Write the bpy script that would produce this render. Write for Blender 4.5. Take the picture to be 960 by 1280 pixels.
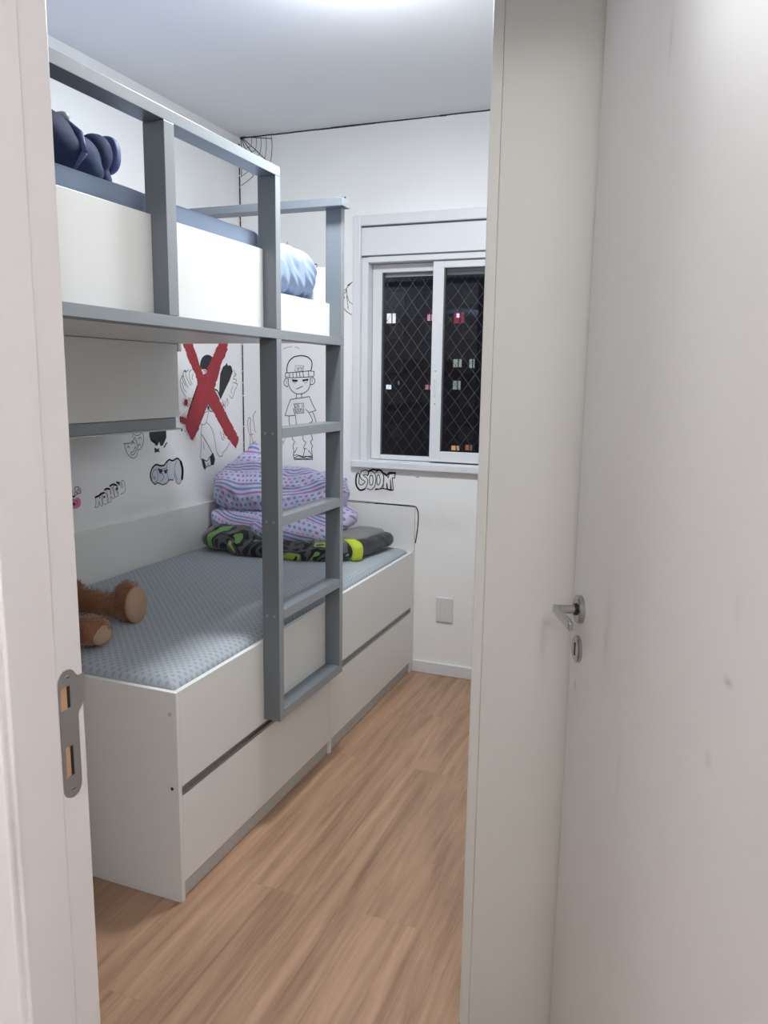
import bpy, bmesh, math, random
from mathutils import Vector, Matrix, noise
random.seed(7)
for o in list(bpy.data.objects): bpy.data.objects.remove(o)
S = bpy.context.scene
C = S.collection
H = 1.5                                   # camera height above the floor
# ------------------------------------------------------------------ camera
cd = bpy.data.cameras.new('camera'); cam = bpy.data.objects.new('camera', cd); C.objects.link(cam)
Rw = Matrix(((0.93082585, 0.07358556, -0.35797822),
             (0.3652066, -0.15060066, 0.91866402),
             (0.01368865, -0.98585222, -0.16705692)))   # rows: world X,Y,Z ; columns: right, down, forward
m = Matrix(((Rw[0][0], -Rw[0][1], -Rw[0][2], 0), (Rw[1][0], -Rw[1][1], -Rw[1][2], 0), (Rw[2][0], -Rw[2][1], -Rw[2][2], H), (0, 0, 0, 1)))
cam.matrix_world = m
FPX = 976.0
cd.sensor_fit = 'HORIZONTAL'; cd.sensor_width = 36; cd.lens = FPX / 960 * 36; cd.clip_start = 0.02; cd.clip_end = 400
S.camera = cam
# ------------------------------------------------------------------ world and colour
W = bpy.data.worlds.new('world'); S.world = W; W.use_nodes = True
bg = W.node_tree.nodes['Background']; bg.inputs[0].default_value = (0.055, 0.052, 0.068, 1); bg.inputs[1].default_value = 1.0
S.view_settings.view_transform = 'Standard'; S.view_settings.look = 'None'; S.view_settings.gamma = 1
S.view_settings.use_curve_mapping = False
S.view_settings.exposure = 0.08
ROOM_GLOW_W = 12; ROOM_DOWN_W = 24.5; HALL_LAMP_W = (18, 41)
def area(name, loc, size, power, col, aim=(0, 0, -1), shape='DISK'):
    l = bpy.data.lights.new(name, 'AREA'); l.shape = shape; l.size = size; l.energy = power; l.color = col
    o = bpy.data.objects.new(name, l); C.objects.link(o); o.location = loc
    o.rotation_euler = Vector(aim).to_track_quat('-Z', 'Y').to_euler(); return o
def point(name, loc, r, power, col):
    l = bpy.data.lights.new(name, 'POINT'); l.shadow_soft_size = r; l.energy = power; l.color = col
    o = bpy.data.objects.new(name, l); C.objects.link(o); o.location = loc; return o
LAMP = (-1.00, 2.28)
HALL = ((-0.90, -0.45), (0.75, -0.80))  # first hall lamp is unseen, added to brighten the door face
point('room_lamp_light', (LAMP[0], LAMP[1], 2.60), 0.05, ROOM_GLOW_W, (0.90, 0.955, 1.0))
area('room_lamp_down_light', (LAMP[0], LAMP[1], 2.655), 0.20, ROOM_DOWN_W, (0.93, 0.97, 1.0))
for q, w in zip(HALL, HALL_LAMP_W): point('hall_lamp_light', (q[0], q[1], 2.50), 0.08, w, (0.985, 0.985, 0.985))
# ------------------------------------------------------------------ materials
def nt(name):
    M = bpy.data.materials.new(name); M.use_nodes = True
    t = M.node_tree; b = t.nodes['Principled BSDF']; return M, t, b
def N(t, typ, **kw):
    n = t.nodes.new(typ)
    for k, v in kw.items(): setattr(n, k, v)
    return n
def paint(name, col, rough=0.5, var=0.03, scale=3.0, bump=0.0, bscale=80, metal=0, emit=None, coat=0, spec=0.5, sheen=0):
    M, t, b = nt(name)
    tc = N(t, 'ShaderNodeTexCoord'); no = N(t, 'ShaderNodeTexNoise'); no.inputs['Scale'].default_value = scale; no.inputs['Detail'].default_value = 4
    t.links.new(tc.outputs['Object'], no.inputs['Vector'])
    mx = N(t, 'ShaderNodeMix', data_type='RGBA')
    mx.inputs['A'].default_value = (*[max(0, c * (1 - var)) for c in col], 1); mx.inputs['B'].default_value = (*[min(1, c * (1 + var)) for c in col], 1)
    t.links.new(no.outputs['Fac'], mx.inputs['Factor']); t.links.new(mx.outputs['Result'], b.inputs['Base Color'])
    b.inputs['Roughness'].default_value = rough; b.inputs['Metallic'].default_value = metal
    b.inputs['Specular IOR Level'].default_value = spec
    if sheen: b.inputs['Sheen Weight'].default_value = sheen
    if coat: b.inputs['Coat Weight'].default_value = coat
    if bump:
        n2 = N(t, 'ShaderNodeTexNoise'); n2.inputs['Scale'].default_value = bscale; t.links.new(tc.outputs['Object'], n2.inputs['Vector'])
        bp = N(t, 'ShaderNodeBump'); bp.inputs['Strength'].default_value = bump; bp.inputs['Distance'].default_value = 0.002
        t.links.new(n2.outputs['Fac'], bp.inputs['Height']); t.links.new(bp.outputs['Normal'], b.inputs['Normal'])
    if emit:
        b.inputs['Emission Color'].default_value = (*emit[0], 1); b.inputs['Emission Strength'].default_value = emit[1]
    return M
def dirty(name, col, dirt, spots, rough=0.5, amount=0.5):
    """paint with local smudges: spots are (centre xyz in object space, radii xyz, strength)"""
    M, t, b = nt(name)
    tc = N(t, 'ShaderNodeTexCoord'); no = N(t, 'ShaderNodeTexNoise'); no.inputs['Scale'].default_value = 14; no.inputs['Detail'].default_value = 5
    t.links.new(tc.outputs['Object'], no.inputs['Vector'])
    big = N(t, 'ShaderNodeTexNoise'); big.inputs['Scale'].default_value = 2.2; big.inputs['Detail'].default_value = 3
    t.links.new(tc.outputs['Object'], big.inputs['Vector'])
    r = N(t, 'ShaderNodeMapRange'); r.inputs['From Min'].default_value = .5; r.inputs['From Max'].default_value = .85; r.inputs['To Max'].default_value = 0.25 * amount
    t.links.new(big.outputs['Fac'], r.inputs['Value'])
    acc = r.outputs['Result']
    for c, rad, st in spots:
        mp = N(t, 'ShaderNodeMapping', vector_type='POINT')
        mp.inputs['Scale'].default_value = [1 / q for q in rad]; mp.inputs['Location'].default_value = [-a / q for a, q in zip(c, rad)]
        t.links.new(tc.outputs['Object'], mp.inputs['Vector'])
        g = N(t, 'ShaderNodeTexGradient', gradient_type='QUADRATIC_SPHERE'); t.links.new(mp.outputs['Vector'], g.inputs['Vector'])
        m1 = N(t, 'ShaderNodeMath', operation='MULTIPLY'); t.links.new(g.outputs['Fac'], m1.inputs[0]); t.links.new(no.outputs['Fac'], m1.inputs[1])
        m2 = N(t, 'ShaderNodeMath', operation='MULTIPLY_ADD'); t.links.new(m1.outputs[0], m2.inputs[0]); m2.inputs[1].default_value = st * 2; t.links.new(acc, m2.inputs[2])
        acc = m2.outputs[0]
    mx = N(t, 'ShaderNodeMix', data_type='RGBA'); mx.inputs['A'].default_value = (*col, 1); mx.inputs['B'].default_value = (*dirt, 1)
    t.links.new(acc, mx.inputs['Factor']); t.links.new(mx.outputs['Result'], b.inputs['Base Color'])
    b.inputs['Roughness'].default_value = rough
    n2 = N(t, 'ShaderNodeTexNoise'); n2.inputs['Scale'].default_value = 90; t.links.new(tc.outputs['Object'], n2.inputs['Vector'])
    bp = N(t, 'ShaderNodeBump'); bp.inputs['Strength'].default_value = .12; bp.inputs['Distance'].default_value = 0.001
    t.links.new(n2.outputs['Fac'], bp.inputs['Height']); t.links.new(bp.outputs['Normal'], b.inputs['Normal'])
    return M
def wood_floor():
    M, t, b = nt('laminate_floor')
    tc = N(t, 'ShaderNodeTexCoord'); mp = N(t, 'ShaderNodeMapping'); mp.inputs['Rotation'].default_value = (0, 0, math.pi / 2)
    t.links.new(tc.outputs['Object'], mp.inputs['Vector'])
    br = N(t, 'ShaderNodeTexBrick'); br.offset = 0.37; br.inputs['Scale'].default_value = 1
    br.inputs['Brick Width'].default_value = 1.35; br.inputs['Row Height'].default_value = 0.19; br.inputs['Mortar Size'].default_value = 0.0007; br.inputs['Mortar Smooth'].default_value = 0.3
    br.inputs['Color1'].default_value = (0, 0, 0, 1); br.inputs['Color2'].default_value = (1, 1, 1, 1); br.inputs['Mortar'].default_value = (.5, .5, .5, 1)
    t.links.new(mp.outputs['Vector'], br.inputs['Vector'])
    # per-plank offset of the grain
    sep = N(t, 'ShaderNodeSeparateXYZ'); t.links.new(tc.outputs['Object'], sep.inputs[0])
    mul = N(t, 'ShaderNodeMath', operation='MULTIPLY'); mul.inputs[1].default_value = 7.0; t.links.new(br.outputs['Color'], mul.inputs[0])
    cmb = N(t, 'ShaderNodeCombineXYZ')
    sx = N(t, 'ShaderNodeMath', operation='MULTIPLY'); sx.inputs[1].default_value = 26; t.links.new(sep.outputs[0], sx.inputs[0])
    sy = N(t, 'ShaderNodeMath', operation='MULTIPLY'); sy.inputs[1].default_value = 1.5; t.links.new(sep.outputs[1], sy.inputs[0])
    t.links.new(sx.outputs[0], cmb.inputs[0]); t.links.new(sy.outputs[0], cmb.inputs[1]); t.links.new(mul.outputs[0], cmb.inputs[2])
    g1 = N(t, 'ShaderNodeTexNoise'); g1.inputs['Scale'].default_value = 1; g1.inputs['Detail'].default_value = 6; g1.inputs['Roughness'].default_value = .65; g1.inputs['Distortion'].default_value = .6
    t.links.new(cmb.outputs[0], g1.inputs['Vector'])
    g2 = N(t, 'ShaderNodeTexNoise'); g2.inputs['Scale'].default_value = 5; g2.inputs['Detail'].default_value = 3
    t.links.new(cmb.outputs[0], g2.inputs['Vector'])
    cr = N(t, 'ShaderNodeValToRGB'); e = cr.color_ramp.elements
    e[0].position = .30; e[0].color = (0.275, 0.155, 0.093, 1); e[1].position = .72; e[1].color = (0.56, 0.345, 0.22, 1)
    k = e.new(.5); k.color = (0.43, 0.262, 0.165, 1)
    t.links.new(g1.outputs['Fac'], cr.inputs['Fac'])
    mx = N(t, 'ShaderNodeMix', data_type='RGBA', blend_type='MULTIPLY'); mx.inputs['Factor'].default_value = .22
    t.links.new(cr.outputs['Color'], mx.inputs['A']); t.links.new(g2.outputs['Fac'], mx.inputs['B'])
    # plank tone
    pt = N(t, 'ShaderNodeMapRange'); pt.inputs['To Min'].default_value = .95; pt.inputs['To Max'].default_value = 1.03; t.links.new(br.outputs['Color'], pt.inputs['Value'])
    hv = N(t, 'ShaderNodeHueSaturation'); t.links.new(mx.outputs['Result'], hv.inputs['Color']); t.links.new(pt.outputs['Result'], hv.inputs['Value'])
    dk = N(t, 'ShaderNodeMix', data_type='RGBA'); dk.inputs['B'].default_value = (0.16, 0.095, 0.06, 1)
    f = N(t, 'ShaderNodeMath', operation='MULTIPLY'); f.inputs[1].default_value = .35; t.links.new(br.outputs['Fac'], f.inputs[0])
    t.links.new(f.outputs[0], dk.inputs['Factor']); t.links.new(hv.outputs['Color'], dk.inputs['A'])
    t.links.new(dk.outputs['Result'], b.inputs['Base Color']); b.inputs['Roughness'].default_value = .38
    bp = N(t, 'ShaderNodeBump'); bp.inputs['Strength'].default_value = .12; bp.inputs['Distance'].default_value = .001
    t.links.new(g1.outputs['Fac'], bp.inputs['Height']); t.links.new(bp.outputs['Normal'], b.inputs['Normal'])
    return M
def dotted_sheet(name, base, dot, cell=0.03):
    M, t, b = nt(name)
    tc = N(t, 'ShaderNodeTexCoord'); mp = N(t, 'ShaderNodeMapping'); mp.inputs['Rotation'].default_value = (0, 0, math.pi / 4); mp.inputs['Scale'].default_value = (1 / cell, 1 / cell, 0)
    t.links.new(tc.outputs['Object'], mp.inputs['Vector'])
    vo = N(t, 'ShaderNodeTexVoronoi'); vo.inputs['Randomness'].default_value = 0; vo.inputs['Scale'].default_value = 1; t.links.new(mp.outputs['Vector'], vo.inputs['Vector'])
    r = N(t, 'ShaderNodeMapRange'); r.inputs['From Min'].default_value = .22; r.inputs['From Max'].default_value = .36; r.inputs['To Min'].default_value = 1; r.inputs['To Max'].default_value = 0
    t.links.new(vo.outputs['Distance'], r.inputs['Value'])
    mx = N(t, 'ShaderNodeMix', data_type='RGBA'); mx.inputs['A'].default_value = (*base, 1); mx.inputs['B'].default_value = (*dot, 1)
    t.links.new(r.outputs['Result'], mx.inputs['Factor']); t.links.new(mx.outputs['Result'], b.inputs['Base Color'])
    b.inputs['Roughness'].default_value = .9; b.inputs['Specular IOR Level'].default_value = .15
    bp = N(t, 'ShaderNodeBump'); bp.inputs['Strength'].default_value = .3; bp.inputs['Distance'].default_value = .002
    t.links.new(vo.outputs['Distance'], bp.inputs['Height']); t.links.new(bp.outputs['Normal'], b.inputs['Normal'])
    return M
def quilt_cloth():
    """lavender cloth: bands of mauve and teal stripes alternating with bands of dots, read from the UV map"""
    M, t, b = nt('quilt_cloth')
    uv = N(t, 'ShaderNodeUVMap'); uv.uv_map = 'UVMap'
    sep = N(t, 'ShaderNodeSeparateXYZ'); t.links.new(uv.outputs[0], sep.inputs[0])
    def math_(op, a, bb=None, c=None):
        n = N(t, 'ShaderNodeMath', operation=op)
        for i, v in enumerate((a, bb, c)):
            if v is None: continue
            if isinstance(v, (int, float)): n.inputs[i].default_value = v
            else: t.links.new(v, n.inputs[i])
        return n.outputs[0]
    u, v = sep.outputs[0], sep.outputs[1]
    # big bands across v (period .16): the lower half stripes, the upper half dots
    bandf = math_('FRACT', math_('MULTIPLY', v, 1 / .13))
    isstripe = math_('LESS_THAN', bandf, .46)
    sf = math_('FRACT', math_('MULTIPLY', bandf, 1 / .15))
    stripe = math_('LESS_THAN', math_('ABSOLUTE', math_('SUBTRACT', sf, .5)), .24)
    smask = math_('MULTIPLY', stripe, isstripe)
    teal = math_('MULTIPLY', math_('GREATER_THAN', bandf, .22), math_('LESS_THAN', bandf, .36))
    # dots
    du = math_('MULTIPLY', u, 1 / .026); dv = math_('MULTIPLY', v, 1 / .025)
    ru = math_('ADD', du, math_('MULTIPLY', math_('FLOOR', dv), .5))
    fx = math_('SUBTRACT', math_('FRACT', ru), .5); fy = math_('SUBTRACT', math_('FRACT', dv), .5)
    dist = math_('SQRT', math_('ADD', math_('MULTIPLY', fx, fx), math_('MULTIPLY', fy, fy)))
    dmask = math_('MULTIPLY', math_('LESS_THAN', dist, .27), math_('SUBTRACT', 1, isstripe))
    tealdot = math_('LESS_THAN', math_('FRACT', math_('MULTIPLY', math_('ADD', math_('FLOOR', ru), math_('MULTIPLY', math_('FLOOR', dv), 2.6)), .3334)), .42)
    def mix(f, a, bcol):
        n = N(t, 'ShaderNodeMix', data_type='RGBA'); t.links.new(f, n.inputs['Factor'])
        if isinstance(a, tuple): n.inputs['A'].default_value = (*a, 1)
        else: t.links.new(a, n.inputs['A'])
        if isinstance(bcol, tuple): n.inputs['B'].default_value = (*bcol, 1)
        else: t.links.new(bcol, n.inputs['B'])
        return n.outputs['Result']
    tealc = (0.10, 0.33, 0.55); mauve = (0.36, 0.20, 0.46)
    sc = mix(teal, mauve, tealc); dc = mix(tealdot, (0.33, 0.20, 0.46), tealc)
    c = mix(smask, (0.57, 0.54, 0.75), sc); c = mix(dmask, c, dc)
    t.links.new(c, b.inputs['Base Color']); b.inputs['Roughness'].default_value = .9; b.inputs['Specular IOR Level'].default_value = .15
    b.inputs['Sheen Weight'].default_value = .2
    return M
def camo_cloth():
    """dark plush blanket with grey and green printed shapes"""
    M, t, b = nt('printed_plush')
    tc = N(t, 'ShaderNodeTexCoord'); no = N(t, 'ShaderNodeTexNoise'); no.inputs['Scale'].default_value = 6.5; no.inputs['Detail'].default_value = 1; no.inputs['Distortion'].default_value = 1.2
    t.links.new(tc.outputs['Object'], no.inputs['Vector'])
    cr = N(t, 'ShaderNodeValToRGB'); cr.color_ramp.interpolation = 'CONSTANT'; e = cr.color_ramp.elements
    e[0].position = 0; e[0].color = (0.16, 0.36, 0.10, 1); e[1].position = .36; e[1].color = (0.02, 0.023, 0.025, 1)
    for p, c in ((.47, (0.10, 0.105, 0.11)), (.55, (0.025, 0.028, 0.03)), (.60, (0.20, 0.21, 0.20)), (.66, (0.36, 0.50, 0.07)), (.72, (0.03, 0.03, 0.03))):
        k = e.new(p); k.color = (*c, 1)
    t.links.new(no.outputs['Fac'], cr.inputs['Fac']); t.links.new(cr.outputs['Color'], b.inputs['Base Color'])
    b.inputs['Roughness'].default_value = .95; b.inputs['Specular IOR Level'].default_value = .1; b.inputs['Sheen Weight'].default_value = .3
    n2 = N(t, 'ShaderNodeTexNoise'); n2.inputs['Scale'].default_value = 160; t.links.new(tc.outputs['Object'], n2.inputs['Vector'])
    bp = N(t, 'ShaderNodeBump'); bp.inputs['Strength'].default_value = .5; bp.inputs['Distance'].default_value = .003
    t.links.new(n2.outputs['Fac'], bp.inputs['Height']); t.links.new(bp.outputs['Normal'], b.inputs['Normal'])
    return M
def glass():
    M, t, b = nt('window_glass')
    t.nodes.remove(b); out = [n for n in t.nodes if n.type == 'OUTPUT_MATERIAL'][0]
    tr = N(t, 'ShaderNodeBsdfTransparent'); tr.inputs[0].default_value = (.93, .95, .95, 1)
    gl = N(t, 'ShaderNodeBsdfGlossy'); gl.inputs['Roughness'].default_value = .02
    fr_ = N(t, 'ShaderNodeFresnel'); fr_.inputs['IOR'].default_value = 1.45; mx = N(t, 'ShaderNodeMixShader')
    t.links.new(fr_.outputs[0], mx.inputs[0]); t.links.new(tr.outputs[0], mx.inputs[1]); t.links.new(gl.outputs[0], mx.inputs[2]); t.links.new(mx.outputs[0], out.inputs[0])
    return M
def facade():
    M, t, b = nt('night_facade')
    tc = N(t, 'ShaderNodeTexCoord'); br = N(t, 'ShaderNodeTexBrick'); br.inputs['Scale'].default_value = .25; t.links.new(tc.outputs['Object'], br.inputs['Vector'])
    br.inputs['Color1'].default_value = (.115, .10, .13, 1); br.inputs['Color2'].default_value = (.125, .108, .14, 1); br.inputs['Mortar'].default_value = (.10, .09, .115, 1)
    t.links.new(br.outputs['Color'], b.inputs['Base Color']); b.inputs['Roughness'].default_value = .8
    return M
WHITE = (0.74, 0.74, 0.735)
M = dict(
    ceiling=paint('ceiling_paint', (0.80, 0.81, 0.84), .8, .01, bump=.1),
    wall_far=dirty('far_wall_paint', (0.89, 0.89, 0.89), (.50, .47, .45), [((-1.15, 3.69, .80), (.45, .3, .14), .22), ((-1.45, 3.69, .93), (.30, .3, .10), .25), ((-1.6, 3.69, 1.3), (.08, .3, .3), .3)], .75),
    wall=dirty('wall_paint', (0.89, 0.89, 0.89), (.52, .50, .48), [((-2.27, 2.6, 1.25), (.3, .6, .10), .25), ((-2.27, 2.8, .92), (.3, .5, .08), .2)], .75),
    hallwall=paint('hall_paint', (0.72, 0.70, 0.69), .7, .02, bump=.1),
    floor=wood_floor(),
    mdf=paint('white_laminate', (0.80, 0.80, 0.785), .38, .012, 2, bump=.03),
    mdf_edge=paint('white_laminate_edge', (0.78, 0.78, 0.76), .4, .01),
    wardrobe=paint('wardrobe_laminate', (0.565, 0.565, 0.535), .42, .012, 2, bump=.03),
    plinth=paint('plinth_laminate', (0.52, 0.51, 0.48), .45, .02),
    grey=paint('grey_lacquer', (0.155, 0.175, 0.195), .36, .03, 5, bump=.05),
    grey_edge=paint('grey_lacquer_edge', (0.30, 0.325, 0.35), .36, .03, 5),  # lighter copy of the grey, lamplight on room-side faces put into colour
    alu=paint('aluminium_profile', (0.50, 0.50, 0.50), .28, .04, metal=.9),
    steel=paint('brushed_steel', (0.46, 0.45, 0.44), .45, .05, 30, metal=1),
    chrome=paint('chrome', (0.48, 0.48, 0.49), .16, .02, metal=1),
    black=paint('black_hole', (0.01, 0.01, 0.01), .6, .02),
    dot=paint('pen_dot', (0.03, 0.03, 0.03), .6, .02),
    rawwood=paint('raw_wood', (0.50, 0.30, 0.17), .7, .15, 30),
    frame_paint=dirty('frame_paint', (0.74, 0.72, 0.72), (.5, .45, .42), [((-.75, .67, .9), (.1, .02, .3), .5)], .42),
    door=dirty('door_paint', (0.72, 0.71, 0.70), (.36, .31, .29), [((.60, 0, 1.07), (.045, .3, .16), .22), ((.605, 0, 1.05), (.02, .3, .04), .30), ((.161, 0, 1.157), (.022, .3, .012), .75), ((.193, 0, 1.044), (.018, .3, .022), .35), ((.775, 0, .905), (.012, .3, .025), .45), ((.50, 0, .87), (.018, .3, .10), .18), ((.49, 0, 1.975), (.012, .3, .07), .30), ((.155, 0, 1.25), (.02, .3, .05), .18)], .52),
    pvc=paint('window_white', (0.75, 0.76, 0.79), .35, .01),
    pvc_shade=paint('window_gasket', (0.12, 0.125, 0.13), .5, .02),
    glass=glass(),
    net=paint('net_cord', (0.22, 0.22, 0.25), .8, .05),
    facade=facade(),
    ink=paint('marker_ink', (0.018, 0.018, 0.022), .55, .05),
    ink_thin=paint('pen_ink', (0.10, 0.10, 0.115), .6, .05),
    pale=paint('pale_blue_fill', (0.60, 0.65, 0.71), .7, .05),
    red=paint('red_spray', (0.36, 0.035, 0.045), .7, .22, 25),
    pink=paint('pink_fill', (0.80, 0.22, 0.38), .7, .05),
    sheet=dotted_sheet('dotted_sheet', (0.41, 0.45, 0.485), (0.31, 0.35, 0.40), .019),
    bluesheet=paint('pale_blue_sheet', (0.40, 0.48, 0.62), .85, .08, 4, bump=.2, spec=.2, sheen=.2),
    cover=paint('grey_blue_cover', (0.235, 0.29, 0.395), .85, .08, 5, bump=.2, spec=.2), pillow=paint('pillow_cloth', (0.30, 0.38, 0.54), .85, .05, 4, bump=.2, spec=.2),
    navy=paint('navy_cloth', (0.018, 0.028, 0.07), .8, .15, 6, bump=.2, spec=.3),
    navylight=paint('navy_trim', (0.05, 0.075, 0.19), .6, .1, 6),
    greyzip=paint('grey_trim', (0.35, 0.36, 0.38), .5, .1),
    quilt=quilt_cloth(), plush=camo_cloth(),
    plushblack=paint('black_plush', (0.02, 0.022, 0.024), .95, .2, 20, bump=.5, bscale=160, spec=.1, sheen=.3),
    plushgrey=paint('grey_plush', (0.19, 0.185, 0.18), .95, .15, 8, bump=.5, bscale=160, spec=.1, sheen=.3),
    lime=paint('lime_plush', (0.50, 0.58, 0.06), .9, .06, 8, bump=.4, bscale=160, spec=.1),
    green=paint('green_plush', (0.17, 0.36, 0.12), .9, .1, 8, bump=.4, bscale=160, spec=.1),
    fur=paint('brown_fur', (0.23, 0.10, 0.05), .95, .35, 22, bump=.8, bscale=220, spec=.1, sheen=.4),
    pad=paint('foot_pad_cloth', (0.40, 0.28, 0.20), .9, .1, 20, bump=.3, spec=.1),
    lampglow=paint('lamp_diffuser', (.85, .85, .85), .4, .01, emit=((.93, .97, 1), 3.0)),
    plate=paint('switch_plastic', (0.70, 0.69, 0.70), .35, .01),
)
# ------------------------------------------------------------------ geometry helpers
def box(bm, x0, x1, y0, y1, z0, z1, bev=0.0):
    vs = [bm.verts.new(p) for p in ((x0, y0, z0), (x1, y0, z0), (x1, y1, z0), (x0, y1, z0), (x0, y0, z1), (x1, y0, z1), (x1, y1, z1), (x0, y1, z1))]
    fs = [bm.faces.new([vs[i] for i in f]) for f in ((0, 3, 2, 1), (4, 5, 6, 7), (0, 1, 5, 4), (1, 2, 6, 5), (2, 3, 7, 6), (3, 0, 4, 7))]
    if bev:
        es = set(e for f in fs for e in f.edges)
        bmesh.ops.bevel(bm, geom=list(es), offset=bev, segments=2, affect='EDGES', profile=.5)
def link(name, bm, mat, parent=None, smooth=False, loc=None):
    me = bpy.data.meshes.new(name); bm.normal_update(); bm.to_mesh(me); bm.free()
    o = bpy.data.objects.new(name, me); C.objects.link(o)
    for mm in (mat if isinstance(mat, (list, tuple)) else [mat]): me.materials.append(mm)
    if smooth:
        for p in me.polygons: p.use_smooth = True
    if parent:
        o.parent = parent
        if loc is None: o.matrix_parent_inverse = Matrix.Translation(parent.location).inverted() if parent.rotation_euler.z == 0 else Matrix()
    if loc is not None: o.location = loc
    return o
def B(name, mat, *boxes, parent=None, bev=0.0015):
    bm = bmesh.new()
    for b in boxes: box(bm, *b, bev=bev)
    return link(name, bm, mat, parent)
def E_(name, loc, label=None, cat=None, group=None, kind=None, rz=0):
    o = bpy.data.objects.new(name, None); C.objects.link(o); o.location = loc; o.rotation_euler.z = rz; o.empty_display_size = .1
    tag(o, label, cat, group, kind); return o
def tag(o, label=None, cat=None, group=None, kind=None):
    if label: o['label'] = label
    if cat: o['category'] = cat
    if group: o['group'] = group
    if kind: o['kind'] = kind
    return o
def cyl(bm, a, b, r, n=20, r2=None):
    a = Vector(a); b = Vector(b); d = b - a; L = d.length; q = d.to_track_quat('Z', 'Y').to_matrix().to_4x4()
    mt = Matrix.Translation((a + b) / 2) @ q
    bmesh.ops.create_cone(bm, cap_ends=True, segments=n, radius1=r, radius2=r if r2 is None else r2, depth=L, matrix=mt)
def ell(bm, c, r, rot=None, sub=3):
    mt = Matrix.Translation(c) @ (rot.to_4x4() if rot else Matrix()) @ Matrix.Diagonal((*r, 1))
    bmesh.ops.create_icosphere(bm, subdivisions=sub, radius=1, matrix=mt)
def remeshed(bm, voxel, smooth=6, disp=None):
    """merge overlapping lumps into one surface, smooth it, optionally displace it along its normals"""
    me = bpy.data.meshes.new('tmp'); bm.to_mesh(me); bm.free()
    o = bpy.data.objects.new('tmp', me); C.objects.link(o)
    r = o.modifiers.new('r', 'REMESH'); r.mode = 'VOXEL'; r.voxel_size = voxel
    s = o.modifiers.new('s', 'SMOOTH'); s.iterations = smooth; s.factor = .5
    bpy.context.view_layer.update()
    dg = bpy.context.evaluated_depsgraph_get(); out = bpy.data.meshes.new_from_object(o.evaluated_get(dg))
    bpy.data.objects.remove(o)
    b2 = bmesh.new(); b2.from_mesh(out); bpy.data.meshes.remove(out); b2.normal_update()
    if disp:
        mv = [(v, v.normal.copy(), disp(v.co, v.normal)) for v in b2.verts]
        for v, n, d in mv: v.co += n * d
    return b2
def soft_box(bm, c, half, e=0.45, seg=(64, 32), disp=None, rot=None, flat=None):
    """superellipsoid cushion"""
    def sp(a, p): return math.copysign(abs(a) ** p, a)
    nu, nv = seg; rows = []
    e1, e2 = (e, e) if not isinstance(e, tuple) else e
    for j in range(nv + 1):
        ph = -math.pi / 2 + math.pi * j / nv; row = []
        for i in range(nu):
            th = 2 * math.pi * i / nu
            p = Vector((half[0] * sp(math.cos(ph), e1) * sp(math.cos(th), e2), half[1] * sp(math.cos(ph), e1) * sp(math.sin(th), e2), half[2] * sp(math.sin(ph), e1)))
            if rot: p = rot @ p
            p = p + Vector(c)
            if disp: p = disp(p)
            row.append(p)
            if j in (0, nv): break
        rows.append([bm.verts.new(q) for q in row])
    for j in range(nv):
        a, b = rows[j], rows[j + 1]
        for i in range(nu):
            k = (i + 1) % nu
            if len(a) == 1: bm.faces.new((a[0], b[k], b[i]))
            elif len(b) == 1: bm.faces.new((a[i], a[k], b[0]))
            else: bm.faces.new((a[i], a[k], b[k], b[i]))
# pixel of the photograph -> point on a real wall plane (used to place the pen drawings on the walls)
def ray(px, py):
    v = Vector((px - 480.0, py - 640.0, FPX)); return Rw @ v
def at_x(px, py, x): d = ray(px, py); d = d * (x / d.x); return Vector((x, d.y, d.z + H))
def at_y(px, py, y): d = ray(px, py); d = d * (y / d.y); return Vector((d.x, y, d.z + H))
# ------------------------------------------------------------------ the setting
XL, XR, YN, YF, ZC = -2.27, 0.24, 0.80, 3.694, 2.715
HX0, HX1, HY0 = -1.45, 1.15, -1.1      # the hallway where the camera stands
WX0, WX1, WZ0, WZ1 = -1.617, -0.42, 1.055, 2.29
def struct(o): o['kind'] = 'structure'; return o
struct(B('floor', M['floor'], (XL - .1, XR + .1, .74, YF + .15, -.1, 0), (HX0 - .1, HX1 + .1, HY0 - .1, .74, -.1, 0), bev=0))
struct(B('ceiling', M['ceiling'], (XL - .1, XR + .1, .74, YF + .15, ZC, ZC + .1), (HX0 - .1, HX1 + .1, HY0 - .1, .74, ZC, ZC + .1), bev=0))
wl = struct(B('wall_left', M['wall'], (XL - .12, XL, YN - .0, YF + .15, 0, ZC), bev=0))
wf = struct(B('wall_far', M['wall_far'], (XL, WX0, YF, YF + .14, 0, ZC), (WX1, XR + .1, YF, YF + .14, 0, ZC), (WX0, WX1, YF, YF + .14, 0, WZ0), (WX0, WX1, YF, YF + .14, WZ1, ZC), bev=0))
struct(B('wall_right', M['wall'], (XR, XR + .12, YN, YF, 0, ZC), bev=0))
DX0, DX1, DZ = -0.748, 0.135, 2.27     # clear door opening
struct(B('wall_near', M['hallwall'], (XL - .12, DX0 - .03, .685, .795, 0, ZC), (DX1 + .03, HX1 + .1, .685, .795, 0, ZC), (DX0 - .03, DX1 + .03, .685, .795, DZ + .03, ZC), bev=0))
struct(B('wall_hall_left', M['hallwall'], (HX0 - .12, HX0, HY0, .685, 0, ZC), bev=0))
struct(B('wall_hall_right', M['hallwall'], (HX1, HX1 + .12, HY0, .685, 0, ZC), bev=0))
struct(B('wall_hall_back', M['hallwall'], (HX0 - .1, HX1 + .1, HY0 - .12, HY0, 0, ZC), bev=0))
struct(B('baseboard_far', M['pvc'], (-1.265, XR, YF - .014, YF, 0, .062), bev=.003))
struct(B('baseboard_right', M['pvc'], (XR - .014, XR, YN + .02, 1.575, 0, .062), bev=.003))
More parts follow.
